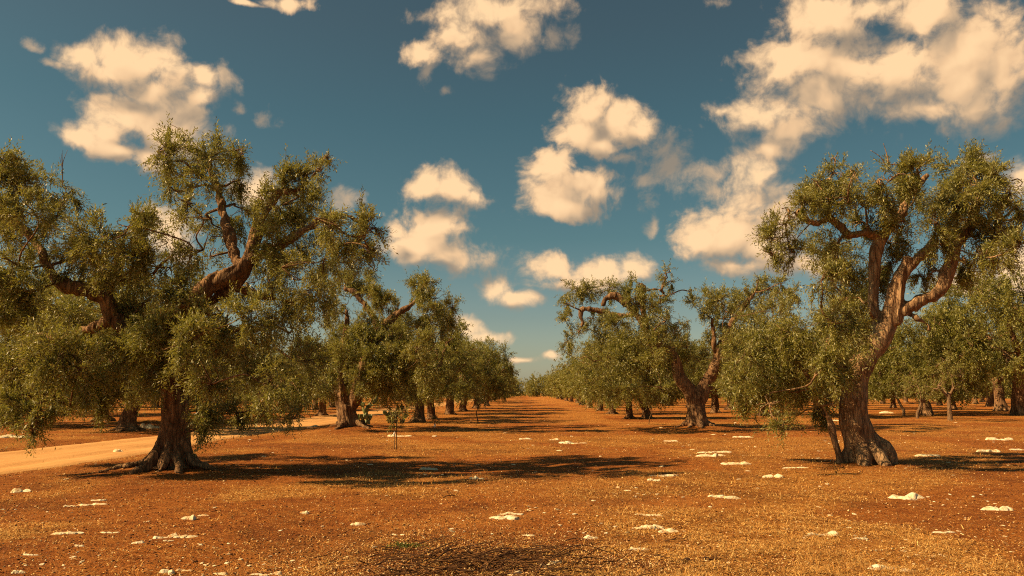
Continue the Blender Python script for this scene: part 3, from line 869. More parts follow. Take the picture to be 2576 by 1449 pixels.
R1_clumps = [
 (1945,590,42,44,-.5),(1940,635,34,24,-.5),(1965,560,34,22,-.5),(2005,640,26,22,-.4),(1985,600,22,26,-.4),(1985,545,26,14),
 (2045,487,48,42),(2025,515,36,30),(2108,440,40,44),(2098,400,14,18),(2065,460,30,40),(2130,470,46,42),(2085,510,55,30),(2155,455,18,38),(2120,505,40,26,-.5),
 (2194,530,58,36),(2165,560,40,24,.4),(2225,505,40,34),(2255,450,48,46),(2210,455,18,34),(2300,430,40,34),(2290,490,48,46),(2240,410,26,22),(2330,410,20,16),
 (2415,430,60,48),(2470,430,46,44),(2445,400,30,22),(2385,470,44,42),(2440,480,60,44),(2500,440,30,36),(2405,520,52,34),(2540,480,30,26),(2556,520,24,40),
 (2545,560,36,40),(2500,590,52,46),(2520,640,46,34),(2448,600,46,44),(2390,560,46,44),(2470,640,42,34),(2355,560,30,40),(2365,610,32,30),(2420,660,30,40,.6),(2450,690,40,26,.6),(2560,620,30,36),
 (2269,569,36,28),(2250,610,34,30,.4),(2246,660,34,36,.4),(2320,690,30,30,.8),(2330,640,24,28,.8),
 (2110,605,62,36),(2070,640,46,40),(2130,660,80,52),(2080,700,46,40),(2150,715,56,46),(2120,750,56,46),(2155,790,66,52),(2170,850,46,40,-.6),(2110,810,60,50),(2205,700,22,50,.5),
 (2000,830,70,50),(1930,850,66,52),(2060,850,66,52),(1880,900,56,52),(1980,900,80,58),(2070,920,62,56),(1930,960,76,52),(2010,980,66,44),(1860,960,42,42),(2090,980,40,42),(2110,900,40,50,.4),
 (1940,1030,46,36),(1990,1040,46,32),(1965,1068,22,20),(1895,1010,40,34),(2060,1030,40,26,.6),(2095,1015,22,22),(2130,925,22,30,-.5),
]
def depth_R1(px, py, r):
    return r.uniform(-2.4, 2.4) if py > 560 else r.uniform(-1.5, 1.5)
def R1_extra(acc):
    Y = R1B[1]
    for pts in ([(1992, 530), (1975, 545), (1968, 580), (1972, 620)], [(2040, 560), (2005, 600), (1990, 640)], [(2230, 420), (2215, 395), (2190, 378)], [(2235, 410), (2230, 385), (2222, 360)],
                [(2545, 455), (2560, 450), (2572, 460), (2556, 472), (2540, 462)]):
        acc.add(*tube([at(a, b, Y - .4) for a, b in pts], np.linspace(.016, .005, len(pts)), 5, .08))
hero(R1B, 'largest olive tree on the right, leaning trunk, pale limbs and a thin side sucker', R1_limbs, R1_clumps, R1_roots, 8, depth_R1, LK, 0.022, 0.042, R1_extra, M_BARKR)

# ---- the second pair
R2_limbs = [
 ([(1755, 1085, 0), (1753, 1055, 0), (1752, 1030, 0), (1750, 1006, 0)], [.50, .43, .38, .35]),
 ([(1750, 1015, 0), (1735, 985, 0), (1712, 952, 0), (1702, 925, 0), (1690, 890, 0), (1655, 865, 0), (1634, 845, 0), (1616, 815, 0), (1594, 781, 0), (1567, 757, 0), (1546, 743, 0), (1526, 750, 0), (1515, 768, 0)], [.34, .30, .27, .24, .2, .18, .17, .15, .14, .15, .12, .10, .07]),
 ([(1600, 790, 0), (1560, 795, 0), (1520, 785, 0), (1495, 780, 0), (1465, 778, 0), (1461, 797, 0), (1466, 810, 0), (1460, 830, 0)], [.11, .10, .09, .09, .07, .06, .04, .02]),
 ([(1752, 1010, 0), (1768, 985, 0), (1787, 948, 0), (1804, 915, 0), (1808, 885, 0), (1820, 850, .2), (1850, 800, .3), (1880, 760, .3), (1900, 735, .3)], [.34, .30, .27, .23, .17, .14, .12, .08, .05]),
 ([(1806, 890, 0), (1798, 870, -.1), (1795, 840, 0), (1790, 800, 0)], [.13, .10, .07, .04]),
 ([(1630, 835, 0), (1618, 780, .1), (1612, 745, .1), (1622, 722, .1), (1600, 708, .1)], [.12, .10, .08, .06, .03]),
 ([(1622, 735, .1), (1640, 728, .1), (1662, 730, .1), (1676, 744, .1), (1690, 740, .1)], [.05, .04, .035, .025, .015]),
 ([(1664, 730, .1), (1672, 705, .1), (1676, 680, .1)], [.03, .025, .012]),
 ([(1820, 850, .2), (1900, 840, 0), (1945, 880, -.2)], [.10, .08, .04]),
 ([(1690, 890, 0), (1640, 905, .6), (1580, 910, 1.0), (1520, 900, 1.2)], [.14, .11, .09, .05]),
]
R2_clumps = [
 (1444,730,32,26),(1478,728,36,24),(1529,726,40,22),(1430,762,26,22),(1426,808,22,28),(1428,856,20,32),(1452,840,22,28),(1420,885,10,16),(1485,808,30,22),(1519,795,36,22),(1546,810,40,28),(1580,740,22,24),
 (1596,756,28,28),(1611,716,24,16),(1590,702,14,12),(1673,690,20,24),(1688,715,18,12),(1625,762,30,32),(1659,766,30,26),(1640,797,46,32),(1680,815,36,26),(1711,812,20,12),(1728,806,10,8),
 (1615,836,56,36),(1567,850,46,32),(1522,863,46,32),(1495,904,50,36),(1546,904,56,40),(1598,891,52,40),(1649,877,46,40),(1701,877,40,30,1.5),(1728,872,24,26,1.5),(1529,952,56,36),(1587,945,52,40),(1642,945,52,40),(1670,918,34,36),
 (1512,985,46,20),(1570,985,40,20),(1622,980,42,22),(1480,945,40,36),(1664,975,28,22),(1705,855,26,22),
 (1738,737,14,18),(1745,764,18,22),(1779,747,32,28),(1765,785,22,22),(1803,757,34,28),(1838,757,42,32),(1820,808,46,40),(1790,830,26,30),(1869,726,22,16),(1882,764,42,32),(1913,716,34,16),(1930,740,38,28),(1958,716,30,16),(1972,745,24,32),(1908,702,10,12),(2000,738,18,22),
 (1796,862,22,24,1.5),(1845,856,42,42),(1762,905,26,30,2.5),(1862,910,40,36),(1900,820,52,40),(1960,790,44,40),(1920,880,44,40),(1838,900,22,32),
]
def depth_R2(px, py, r):
    return r.uniform(-3.0, 3.0)
LK2 = dict(twigs_per_m2=62, leaf=(0.100, 0.031), twig_len=0.38, per_twig=12, gap=0.40, bpm=4.0, stems=0.1)
hero(R2B, 'forked olive tree standing second in the right row, trunk splitting low into a wide V', R2_limbs, R2_clumps, roots_ring(np.random.default_rng(4), 8, 1.0, .18, .45), 13, depth_R2, LK2, 0.04, 0.06)

L2_limbs = [
 ([(877, 1088, 0), (876, 1060, 0), (872, 1040, 0), (870, 1020, 0)], [.50, .43, .40, .38]),
 ([(868, 1025, 0), (856, 990, 0), (850, 950, .1), (862, 890, .2), (873, 830, .2), (871, 780, .2)], [.30, .26, .22, .18, .12, .06]),
 ([(872, 1025, 0), (890, 1008, 0), (904, 960, 0), (928, 890, 0), (952, 840, 0), (968, 818, 0), (985, 803, 0), (1010, 783, 0), (1030, 771, 0), (1060, 740, 0)], [.30, .28, .24, .20, .22, .20, .16, .14, .10, .05]),
 ([(955, 835, 0), (940, 800, 0), (922, 774, 0), (906, 751, 0), (892, 735, 0), (868, 726, 0)], [.16, .13, .13, .12, .10, .07]),
 ([(925, 950, -.2), (962, 920, -.5), (977, 880, -.6), (990, 843, -.6)], [.13, .12, .10, .07]),
 ([(940, 930, 0), (985, 900, -.2), (1028, 893, -.2), (1070, 870, -.1)], [.12, .10, .08, .04]),
]
L2_clumps = [
 (857,700,40,26),(891,704,32,22),(925,713,32,26),(938,740,34,30),(838,723,26,26),(870,765,26,18),(833,785,26,30),(966,762,32,28),(1000,772,30,20),(1045,725,30,32),(1069,722,32,34),(1052,705,16,14),(1095,757,42,28),(1135,770,20,26),(1148,758,10,14),(1114,798,32,28),(1112,826,18,14),(1073,791,38,28),(1042,808,30,28),
 (912,809,34,30),(942,830,40,30),(901,850,44,34,-1.0),(945,865,40,34,-1.3),(857,856,42,34),(1011,850,44,34),(1052,863,42,34),(977,898,46,40,-1.6),(925,898,46,40,-1.4),(874,904,46,40),(1028,918,42,40),(977,952,50,44,-1.2),(918,950,44,34,-1.6),(1025,965,40,40),(975,985,40,30),(1004,1010,22,20),(822,960,32,40),(845,940,30,40),(1060,920,34,40),(835,840,30,40),(1075,845,26,26),(830,900,30,40),
]
hero(L2B, 'second olive tree of the left row, flared trunk with a prickly pear clump behind it', L2_limbs, L2_clumps, roots_ring(np.random.default_rng(9), 8, 1.05, .18, .5), 21, depth_R2, dict(LK2, twigs_per_m2=92), 0.04, 0.06)

# ---- the rest of the grove: a few grown olive trees, copied along the rows
def make_template(seed, height, spread, trunk_h, leafkw, nclump, voxel=0.06, lean=0.0, pale=False, trunk_r=0.25, split=4):
    rng = np.random.default_rng(seed)
    acc = Acc(); skel = []
    lx, ly = lean, rng.uniform(-.2, .2)
    tp = [np.array([0, 0, -.1]), np.array([0.02, 0, .35]), np.array([lx * .35, ly * .3, trunk_h * .55]), np.array([lx * .8, ly, trunk_h])]
    acc.add(*tube(tp, [trunk_r * 1.5, trunk_r * 1.15, trunk_r, trunk_r * .95], 16, voxel * 2, 0.25, seed * 1.0))
    if trunk_r > .15:
        for pts, rads in roots_ring(rng, 7, trunk_r * 2.6, trunk_r * .6, .45):
            acc.add(*tube(pts, rads, 10, voxel * 2, 0.2, seed + 3))
    C, RAD = [], []
    a0 = rng.uniform(0, 6.28)
    top = tp[-1]
    for i in range(split):
        a = a0 + i * 6.283 / split + rng.uniform(-.4, .4)
        out = spread * rng.uniform(.42, .75)
        hz_ = height * rng.uniform(.62, .86)
        e = np.array([math.cos(a) * out + lx, math.sin(a) * out, hz_])
        m1 = top + (e - top) * .35 + np.array([math.cos(a), math.sin(a), -.2]) * rng.uniform(0, .4)
        m2 = top + (e - top) * .7 + rng.normal(size=3) * .25
        acc.add(*tube([tp[-2] * .4 + top * .6, m1, m2, e], [trunk_r * .62, trunk_r * .45, trunk_r * .34, trunk_r * .16], 10, voxel * 2, 0.2, seed + i))
        sp, _ = smooth_path([top, m1, m2, e], [1, 1, 1, 1], .15)
        skel.append(sp)
    skel = np.concatenate(skel)
    for i in range(nclump):
        u = rng.uniform(0, 1)
        a = rng.uniform(0, 6.283)
        zz = trunk_h * 1.02 + (height - trunk_h * 1.02) * u
        prof = spread * (0.80 + .3 * u if u < .45 else math.sqrt(max(0.03, 1 - ((u - .45) / .62) ** 2)))
        rr = prof * rng.uniform(.25, 1.0) ** .6
        r = rng.uniform(.42, .78) * spread / 3.0
        C.append(np.array([math.cos(a) * rr + lx, math.sin(a) * rr, min(zz, height - r * .6)]))
        RAD.append(np.array([r, r, r * rng.uniform(.75, 1.15)]))
    C, RAD = np.array(C), np.array(RAD)
    tm = remesh(acc, voxel, (0, 0, 0), 0.06 if trunk_r > .15 else 0.012, seed * .77)
    bacc = Acc(); grow_branches(bacc, skel, C, RAD, rng, r0=.035, sub=1, nseg=5)
    tm = with_branches(tm, bacc, (0, 0, 0))
    tm.materials.append(M_BARKL if pale else M_BARK)
    tm.polygons.foreach_set('use_smooth', np.ones(len(tm.polygons), bool))
    cme = crown_mesh('crown', C, RAD, rng, (0, 0, 0), **leafkw)
    cme.materials.append(M_LEAFF); cme.materials.append(M_TWIG)
    return tm, cme

KMID = dict(twigs_per_m2=25, leaf=(0.125, 0.043), twig_len=0.44, per_twig=11, gap=0.39, stems=0.08, bpm=3.0)
KFAR = dict(twigs_per_m2=8.0, leaf=(0.23, 0.095), twig_len=0.50, per_twig=9, gap=0.38, stems=0.0, bpm=2.0)
MID = [make_template(101, 5.3, 3.5, 1.7, KMID, 44), make_template(102, 5.6, 3.8, 1.5, KMID, 48, lean=.5), make_template(103, 5.2, 3.3, 1.9, KMID, 42, lean=-.4), make_template(104, 5.8, 3.6, 1.7, KMID, 46, split=3)]
FAR = [make_template(201, 5.3, 3.6, 1.6, KFAR, 36, .09), make_template(202, 5.6, 3.8, 1.5, KFAR, 38, .09), make_template(203, 5.0, 3.4, 1.7, KFAR, 34, .09)]
YOUNG = make_template(301, 3.6, 1.35, 1.55, dict(KMID, twigs_per_m2=22, leaf=(.10, .034)), 20, .03, pale=True, trunk_r=.105, split=4)
SLIM = make_template(302, 3.3, 1.5, 1.3, dict(KMID, twigs_per_m2=20, leaf=(.10, .034)), 20, .03, lean=-.45, pale=True, trunk_r=.085, split=3)

def put_tree(tpl, x, y, label, s=1.0, rz=0.0, group='olive trees of the rows', sz=None):
    root = empty('olive_tree', (x, y, g1(x, y)))
    thing(root, label, 'tree', group)
    for nm, me in zip(('trunk', 'crown'), tpl):
        o = bpy.data.objects.new(nm, me); COL.objects.link(o); o.parent = root
    root.rotation_euler = (0, 0, rz)
    root.scale = (s, s, sz or s)
    return root

ORD = ['third', 'fourth', 'fifth', 'sixth', 'seventh', 'eighth', 'ninth', 'tenth', 'eleventh', 'twelfth', 'thirteenth', 'fourteenth', 'fifteenth', 'sixteenth']
rr_ = np.random.default_rng(55)
left_px = [(1066, 1061), (1097, 1055), (1143, 1043.5), (1173, 1035), (1207, 1027), (1231, 1021)]
left_row = [ground_at(*p)[:2] for p in left_px] + [np.array([-5.0, y]) for y in (112, 124, 138, 153, 170, 190)]
right_px = [(1615, 1054), (1572, 1051), (1531, 1041.5), (1500, 1033), (1476, 1026), (1456, 1019)]
right_row = [ground_at(*p)[:2] for p in right_px] + [np.array([7.0, y]) for y in (108, 120, 134, 150, 168, 188)]
for side, row in (('left', left_row), ('right', right_row)):
    for i, p in enumerate(row):
        tpl = MID[(i * 3 + (side == 'right')) % 4] if p[1] < 72 else FAR[i % 3]
        s = rr_.uniform(.92, 1.06) * (1.0 if side == 'left' else .92) * (.86 if i in (1,) else 1)
        lab = 'olive tree standing %s from the camera along the %s row' % (ORD[i], side)
        sx = -1 if side == 'left' else 1
        put_tree(tpl, p[0] + sx * (0.9 if s > .8 and i > 5 else .3), p[1], lab, s, rr_.uniform(0, 6.28))

singles = [
 (MID[1], 319, 1083, 1.16, 0.4, 'olive tree beyond the sandy track with grey boulders beside its trunk'),
 (MID[0], 259, 1060, 1.20, 2.0, 'olive tree behind the track, squat trunk on a dark mound left of the boulders'),
 (MID[3], 7, 1072, 1.25, 4.1, 'olive tree at the left edge of the photo across the sandy track'),
 (MID[2], 563, 1036, 1.15, 1.1, 'olive tree across the track seen just right of the big left trunk'),
 (MID[0], 809, 1043, 1.05, 5.0, 'olive tree across the track, trunk showing just left of the second left tree'),
 (MID[3], 150, 1046, 1.2, 5.5, 'olive tree far across the track between the left edge and the squat trunk'),
 (MID[2], 2059, 1050, 1.0, 0.9, 'olive tree behind the thin pole sucker of the big right tree'),
 (MID[1], 2332, 1045, 1.22, 2.2, 'olive tree right of the big leaning trunk with a dark double stem'),
 (MID[3], 2566, 1044, 1.62, 3.0, 'tall olive tree at the right edge with a trunk leaning to the left'),
 (MID[0], 2520, 1034, 1.55, 1.9, 'olive tree behind the young pale-trunked tree, close to the right edge'),
 (MID[1], 1920, 1045, 1.02, 0.2, 'olive tree between the forked tree and the hanging foliage of the big right tree'),
 (MID[2], 1800, 1038, .98, 4.4, 'olive tree just right of the forked trunk with flared pale roots'),
 (FAR[0], 1685, 1021, 1.0, 1.4, 'small far olive tree just left of the forked trunk'),
 (FAR[1], 2493, 1023, 1.5, 0.6, 'far olive tree near the right edge behind the leaning trunk'),
 (YOUNG, 2390, 1058, 1.0, 0.5, 'young olive tree with a straight thin pale trunk on the open ground at right'),
 (SLIM, 2273, 1046, 1.05, 0.2, 'slim young olive tree with a dark stem leaning left, beside the big leaning trunk'),
 (SLIM, 2309, 1053, .85, 3.4, 'spindly young olive tree with a crooked pale stem in front of the double stem'),
]
for tpl, px, py, s, rz, lab in singles:
    p = ground_at(px, py)
    put_tree(tpl, p[0], p[1], lab, s, rz)
# background rows on both sides; nothing tells these apart
taken = [(o.location.x, o.location.y) for o in bpy.data.objects if o.name.startswith('olive_tree')]
for side, cols_, lab in ((-1, (-20, -29, -38, -47, -57, -68), 'distant olive tree in the crowded background rows left of the track'),
                         (1, (19, 29, 39, 50, 61, 73), 'distant olive tree in the crowded background rows right of the red aisle')):
    for X in cols_:
        for Y in (52, 62, 73, 85, 98, 112, 128, 146):
            x, y = X + rr_.uniform(-1.8, 1.8), Y + rr_.uniform(-2.5, 2.5)
            if abs(x) > .68 * y + 4 or min((x - a) ** 2 + (y - b) ** 2 for a, b in taken) < 36 or abs(x - float(road_x(y))) < 5:
                rr_.uniform(0, 1, 2); continue
            put_tree(FAR[rr_.integers(3)], x, y, lab, rr_.uniform(.92, 1.2), rr_.uniform(0, 6.28), 'background trees ' + ('left' if side < 0 else 'right'))

def far_grove():
    rng = np.random.default_rng(31)
    C, RAD = [], []
    for Y in (205, 235, 275, 330):
        for X in np.arange(-.72 * Y, .72 * Y, 6.5):
            if abs(X - 1.0) < 6.0 and Y < 270: continue
            x = X + rng.uniform(-2, 2)
            r = rng.uniform(3.2, 4.4)
            h = rng.uniform(5.0, 6.6) + (1.6 if 6 < x < 30 else 0)
            C.append([x, Y + rng.uniform(-6, 6), h * .5 + .3]); RAD.append([r, r, h * .5])
    V, Q, _, _ = leaf_cloud(np.array(C), np.array(RAD), rng, 5.0, (.46, .22), 0.9, 6, gap=.25, stems=0, bpm=1.2)
    o = new_obj('far_grove', mesh_np('far_grove', V, Q), [M_LEAFF], smooth=False)
    thing(o, 'far wood of olive trees closing the end of the aisle at the horizon', 'grove', kind='stuff')
far_grove()

# ------------------------------------------------------------------ saplings
def sapling(path, r0, leaves_at, label, wrap=None, stake=None, seed=1, nleaf=26):
    rng = np.random.default_rng(seed)
    b = ground_at(*path[0])
    Y = b[1]
    root = thing(empty('olive_sapling', b), label, 'sapling', 'young saplings in the aisle')
    pts = [np.zeros(3) - np.array([0, 0, .08])] + [at(x, y, Y) - b for x, y in path[1:]]
    a = Acc(); a.add(*tube(pts, np.linspace(r0, r0 * .4, len(pts)), 7, .06, .15, seed))
    for i in range(7):
        q = pts[-1] * rng.uniform(.55, 1.0)
        a.add(*tube([q, q + np.array([rng.uniform(-.22, .22), rng.uniform(-.2, .2), rng.uniform(.05, .3)])], [r0 * .4, r0 * .15], 4, .1))
    new_obj('stem', a.mesh('stem'), [M_BARKL], root)
    if leaves_at:
        C = np.array([at(x, y, Y) - b for x, y, _ in leaves_at]); k = Y / FOC
        RAD = np.array([[r * k] * 3 for _, _, r in leaves_at])
        cm = crown_mesh('crown', C, RAD, rng, (0, 0, 0), twigs_per_m2=nleaf, leaf=(.085, .026), twig_len=.26, per_twig=9, gap=.30, stems=.6)
        new_obj('crown', cm, [M_LEAF, M_TWIG], root, smooth=False)
    if stake:
        a = Acc(); a.add(*tube([at(x, y, Y) - b + np.array([0.02, .03, 0]) for x, y in stake], [.014, .012], 6, .2))
        new_obj('stake', a.mesh('stake'), [M_DEADWOOD], root)
    if wrap:
        x, y, h = wrap; k = Y / FOC
        c = at(x, y, Y) - b
        a = Acc(); a.add(*tube([c + np.array([0, 0, -h * k * .5]), c, c + np.array([0.012, 0, h * k * .5])], [r0 * 1.5, r0 * 2.4, r0 * 1.7], 10, .02, .3, seed))
        new_obj('wrap', a.mesh('wrap'), [M_WRAP], root)
    return root
sapling([(991, 1131), (993, 1105), (991, 1080), (994, 1040)], .012, [(985, 1042, 9), (1003, 1047, 10), (1011, 1057, 6), (990, 1060, 6)], 'staked sapling with a white band on its stem, nearest in the aisle', (992, 1092, 10), [(996, 1131), (995, 1050)], 3, 14)
sapling([(1093, 1076), (1094, 1060), (1097, 1048)], .02, [(1097, 1046, 11), (1106, 1054, 8), (1090, 1052, 8)], 'short leafy sapling with a white foot in front of the third left tree', (1093.5, 1071, 9), None, 5)
sapling([(1204, 1064), (1200, 1048), (1198, 1038), (1203, 1024), (1205, 1010)], .035, [(1207, 1000, 16), (1220, 1004, 14), (1196, 1004, 10)], 'crooked sapling with a bent bare stem beside the left row', None, None, 7)
sapling([(1632, 1069), (1634, 1052), (1640, 1036), (1638, 1022)], .022, [], 'bare leafless sapling stem beside the right row', None, None, 9)
sapling([(1331, 1000), (1331, 992), (1330, 984)], .09, [(1330, 976, 9), (1324, 978, 7), (1336, 979, 7)], 'lone small tree in the middle of the aisle at its far end', None, None, 11, 5)

# ------------------------------------------------------------------ prickly pears
def cactus(px, py, n, w_, h_, label, seed):
    rng = np.random.default_rng(seed)
    b = ground_at(px, py)
    root = thing(empty('prickly_pear', b), label, 'cactus', 'prickly pear clumps by the left row')
    V0, F0 = ICO3
    tips = [(np.array([rng.uniform(-w_, w_) * .7, rng.uniform(-.35, .35), -.05]), np.array([0, 0, 1.0])) for _ in range(max(4, n // 8))]
    for i in range(n):
        k = rng.integers(len(tips))
        base, d0 = tips[k]
        d = d0 * .8 + np.array([rng.uniform(-.7, .7), rng.uniform(-.5, .5), rng.uniform(.1, .7)])
        d /= np.linalg.norm(d)
        L = rng.uniform(.26, .38)
        if base[2] + d[2] * L > h_ or abs(base[0] + d[0] * L) > w_ * 1.15:
            base, d = tips[rng.integers(max(1, len(tips) // 3))]
            d = d + rng.normal(size=3) * .3; d[2] = abs(d[2]); d /= np.linalg.norm(d)
        s = np.cross(d, rng.normal(size=3)); s /= np.linalg.norm(s)
        t_ = np.cross(d, s)
        v = V0.copy()
        wid = L * .30 * (1 + .18 * v[:, 2])
        P_ = base + d * (L * .5 * (v[:, 2:] + 1)) + s * (v[:, :1] * wid[:, None]) + t_ * (v[:, 1:2] * .028)
        P_ += .006 * rng.normal(size=(1, 3))
        new_obj('pad', mesh_np('pad', P_, F0), [M_CACTUS], root)
        tips.append((base + d * L * .96 + s * rng.uniform(-.06, .06), d))
cactus(921, 1067, 46, .52, 1.6, 'tall pale green prickly pear behind the second left tree', 2)
cactus(985, 1064, 40, .75, .75, 'low spreading prickly pear in the shade right of the tall one', 6)

# ------------------------------------------------------------------ stones
def rock_mesh(sx, sy, sz, seed, ic=ICO3, rough=1.0):
    V, F = ic
    an = np.arctan2(V[:, 1], V[:, 0])
    ring = np.stack([np.cos(an) * 1.1, np.sin(an) * 1.1, np.full(len(V), seed * 1.31)], 1)
    plan = 0.55 + 0.9 * fnoise(ring, 2) + 0.55 * (fnoise(ring * 3.3 + 9, 2) - .5)          # ragged outline seen from above
    rd = np.hypot(V[:, 0], V[:, 1])
    P_ = V.copy()
    P_[:, :2] *= plan[:, None]
    q = np.c_[P_[:, 0] * sx / max(sz, .02) * .35, P_[:, 1] * sy / max(sz, .02) * .35, P_[:, 2] * .3] + seed * 3.17
    ridge = 1 - np.abs(2 * fnoise(q * .8, 3) - 1)
    lump = fnoise(q * 1.7 + 4, 3)
    top = np.clip(1.15 - rd, 0, 1) ** .5
    P_[:, 2] = np.where(V[:, 2] > 0, V[:, 2] * .45 + rough * top * (.75 * (ridge - .55) + .8 * (lump - .42)), V[:, 2] * .8)
    P_[:, :2] *= (1 + .14 * (fnoise(V * 5 + seed, 2) - .5))[:, None]
    rg_ = np.random.default_rng(int(seed * 100))
    for _ in range(14):                                     # broken planar faces
        nv = rg_.normal(size=3); nv[2] = abs(nv[2]) * .8; nv /= np.linalg.norm(nv)
        h = P_ @ nv
        lim = np.quantile(h, rg_.uniform(.80, .96))
        P_ = P_ - np.clip(h - lim, 0, None)[:, None] * nv * .85
    return mesh_np('rock', P_ * np.array([sx, sy, sz]), F)

def rock(px, py, w_, h_, label, seed, group='pale limestone pieces on the red soil', name='limestone_rock', mat=None):
    b = ground_at(px, py + h_ * .35)
    k = b[1] / FOC
    sx = w_ * k * .55
    sy = min(sx * .75, max(.05, h_ * k * 2.0))
    sz = max(.035, h_ * k * 1.0)
    ic = ICO4 if w_ > 24 else ICO3
    rq = np.random.default_rng(int(seed * 37))
    nl = 1 if w_ < 16 else (2 if w_ < 30 else (3 if w_ < 55 else 4))
    A_ = Acc()
    xc = -sx
    for j in range(nl):
        f_ = 1.0 if nl == 1 else rq.uniform(1.3, 2.3) / nl
        cx_ = 0 if nl == 1 else (-sx + sx * 2 * (j + .5) / nl) * .85 + rq.uniform(-.12, .12) * sx
        mj = rock_mesh(sx * f_ * 1.25, sy * (1 if nl == 1 else rq.uniform(.45, 1.0)), sz * (1 if nl == 1 else rq.uniform(.45, 1.15)), seed + j * 5.3, ic, 1.15)
        cj = np.empty(len(mj.vertices) * 3, np.float32); mj.vertices.foreach_get('co', cj)
        A_.add(cj.reshape(-1, 3) + np.array([cx_, rq.uniform(-.3, .3) * sy * (nl > 1), 0]), None, ic[1])
        bpy.data.meshes.remove(mj)
    o = new_obj(name, A_.mesh(name), [mat or M_STONE], smooth=False, loc=(b[0], b[1], b[2] - sz * .02))
    return thing(o, label, 'rock', group)

ROCKS = [
 (2279,1246,85,22,'broad white limestone slab in the right foreground below the big leaning trunk'),
 (2512,1277,66,15,'flat white limestone slab near the right edge of the foreground'),
 (2070,1343,72,13,'long low white slab at lower right with a small chip at its right end'),
 (2163,1353,32,7,'thin pale chip just right of the long low slab'),
 (1643,1321,52,20,'hollowed white rock, left of a touching pair right of centre'),
 (1686,1333,46,13,'flatter white rock, right of a touching pair right of centre'),
 (1607,1326,22,7,'small pale stone at the left foot of the touching pair'),
 (1636,1294,62,9,'thin pale slab above the touching pair'),
 (1270,1299,64,13,'bright white slab lying in the middle of the foreground'),
 (1283,1292,50,5,'thin pale ridge of stone just behind the bright middle slab'),
 (1818,1248,70,9,'long thin white slab halfway between the middle slab and the broad right slab'),
 (1941,1196,44,12,'rounded white rock left of the big right tree, alone on the straw'),
 (1672,1193,52,13,'knobbly white rock at the end of the big left tree shadow'),
 (1646,1207,30,9,'smaller white rock just below the knobbly one'),
 (1852,1164,64,8,'long flat white slab between the second right tree and the big right tree'),
 (1792,1144,60,11,'front slab of the white stone cluster left of the big right tree'),
 (1812,1135,44,8,'rear slab of the white stone cluster left of the big right tree'),
 (1775,1137,34,7,'left slab of the white stone cluster left of the big right tree'),
 (2516,1103,56,9,'white slab out on the sunny ground near the right edge'),
 (2488,1133,56,9,'white slab below the sunny one near the right edge, left of a thinner one'),
 (2565,1130,40,6,'thin white slab touching the right edge of the photo'),
 (2332,1143,56,8,'white slab right of the big right trunk'),
 (2000,1177,50,6,'flat white slab just left of the big right trunk'),
 (2214,1424,50,18,'rounded white stone at the lower right, left of a smaller one'),
 (2282,1432,36,11,'smaller white stone right of the rounded one at lower right'),
 (2371,1338,42,6,'thin pale slab in the lower right corner area'),
 (1608,1382,44,5,'thin flat pale slab below the touching pair'),
 (1079,1178,34,7,'grey stone lying in the big left tree shadow'),
 (1197,1201,32,10,'shaded tan stone in the middle of the big left tree shadow'),
 (478,1301,34,14,'hollow pale rock below the big left trunk'),
 (510,1296,24,4,'thin sliver of stone right of the hollow pale rock'),
 (228,1268,62,9,'long wavy white ridge of rock left of the big left trunk foot'),
 (176,1272,30,6,'left tail of the wavy white ridge'),
 (248,1257,30,6,'small pale slab behind the wavy white ridge'),
 (767,1288,18,10,'small round white stone in front of the big left tree shadow'),
 (900,1317,36,10,'jagged white stone left of centre in the foreground'),
 (172,1339,66,8,'low pale outcrop at the lower left'),
 (275,1338,48,8,'pale outcrop just right of the low one at the lower left'),
 (455,1346,62,11,'pale humped ridge of rock at lower left centre'),
 (405,1351,36,7,'flat pale stone at the left end of the humped ridge'),
 (348,1363,24,10,'small tilted white stone below the humped ridge'),
 (202,1369,18,12,'square pale stone at the lower left'),
 (80,1395,26,6,'thin white stone near the lower left corner'),
 (44,1437,28,13,'pale stone at the lower left corner of the photo'),
 (420,1436,34,14,'rounded pale stone at the bottom edge left of centre'),
 (466,1434,40,6,'flat pale stone right of the rounded one at the bottom edge'),
 (555,1443,34,7,'pale stone at the bottom edge, second from the rounded one'),
 (655,1443,28,9,'humped pale stone at the bottom edge left of the twig heap'),
 (692,1442,24,6,'small flat pale stone right of the humped one at the bottom edge'),
 (50,1233,44,11,'ribbed pale rock on bare red soil at the left edge'),
 (1320,1103,24,7,'small bright stone in the aisle between the shadows'),
 (1442,1113,60,7,'thin white slab in the aisle below the second right tree'),
 (1392,1105,20,6,'small white stone left of the thin aisle slab'),
 (1010,1097,62,5,'low pale stone rib beside the staked sapling'),
 (1690,1108,30,6,'pale slab in front of the forked trunk'),
 (2095,1056,40,6,'pale slab behind the big right trunk near the pole sucker'),
 (1870,1098,40,6,'white slab right of the forked trunk roots'),
 (1374,1422,30,22,'round tan stone beside the twig heap'),
 (1397,1414,20,14,'small tan stone right of the round one beside the twig heap'),
 (1296,1439,24,14,'brown stone at the bottom edge inside the twig heap'),
 (1490,1350,30,9,'small white stone on the dark gravel right of centre'),
 (1330,1345,24,8,'pale pebble on the dark gravel below the middle slab'),
 (302,1134,18,10,'tan boulder at the near edge of the sandy track'),
 (787,1069,24,11,'pale stone heap beside the second left trunk'),
]
for i, (a, b, c, d, lab) in enumerate(ROCKS):
    rock(a, b, c, d, lab, 11.3 + i * 1.7)
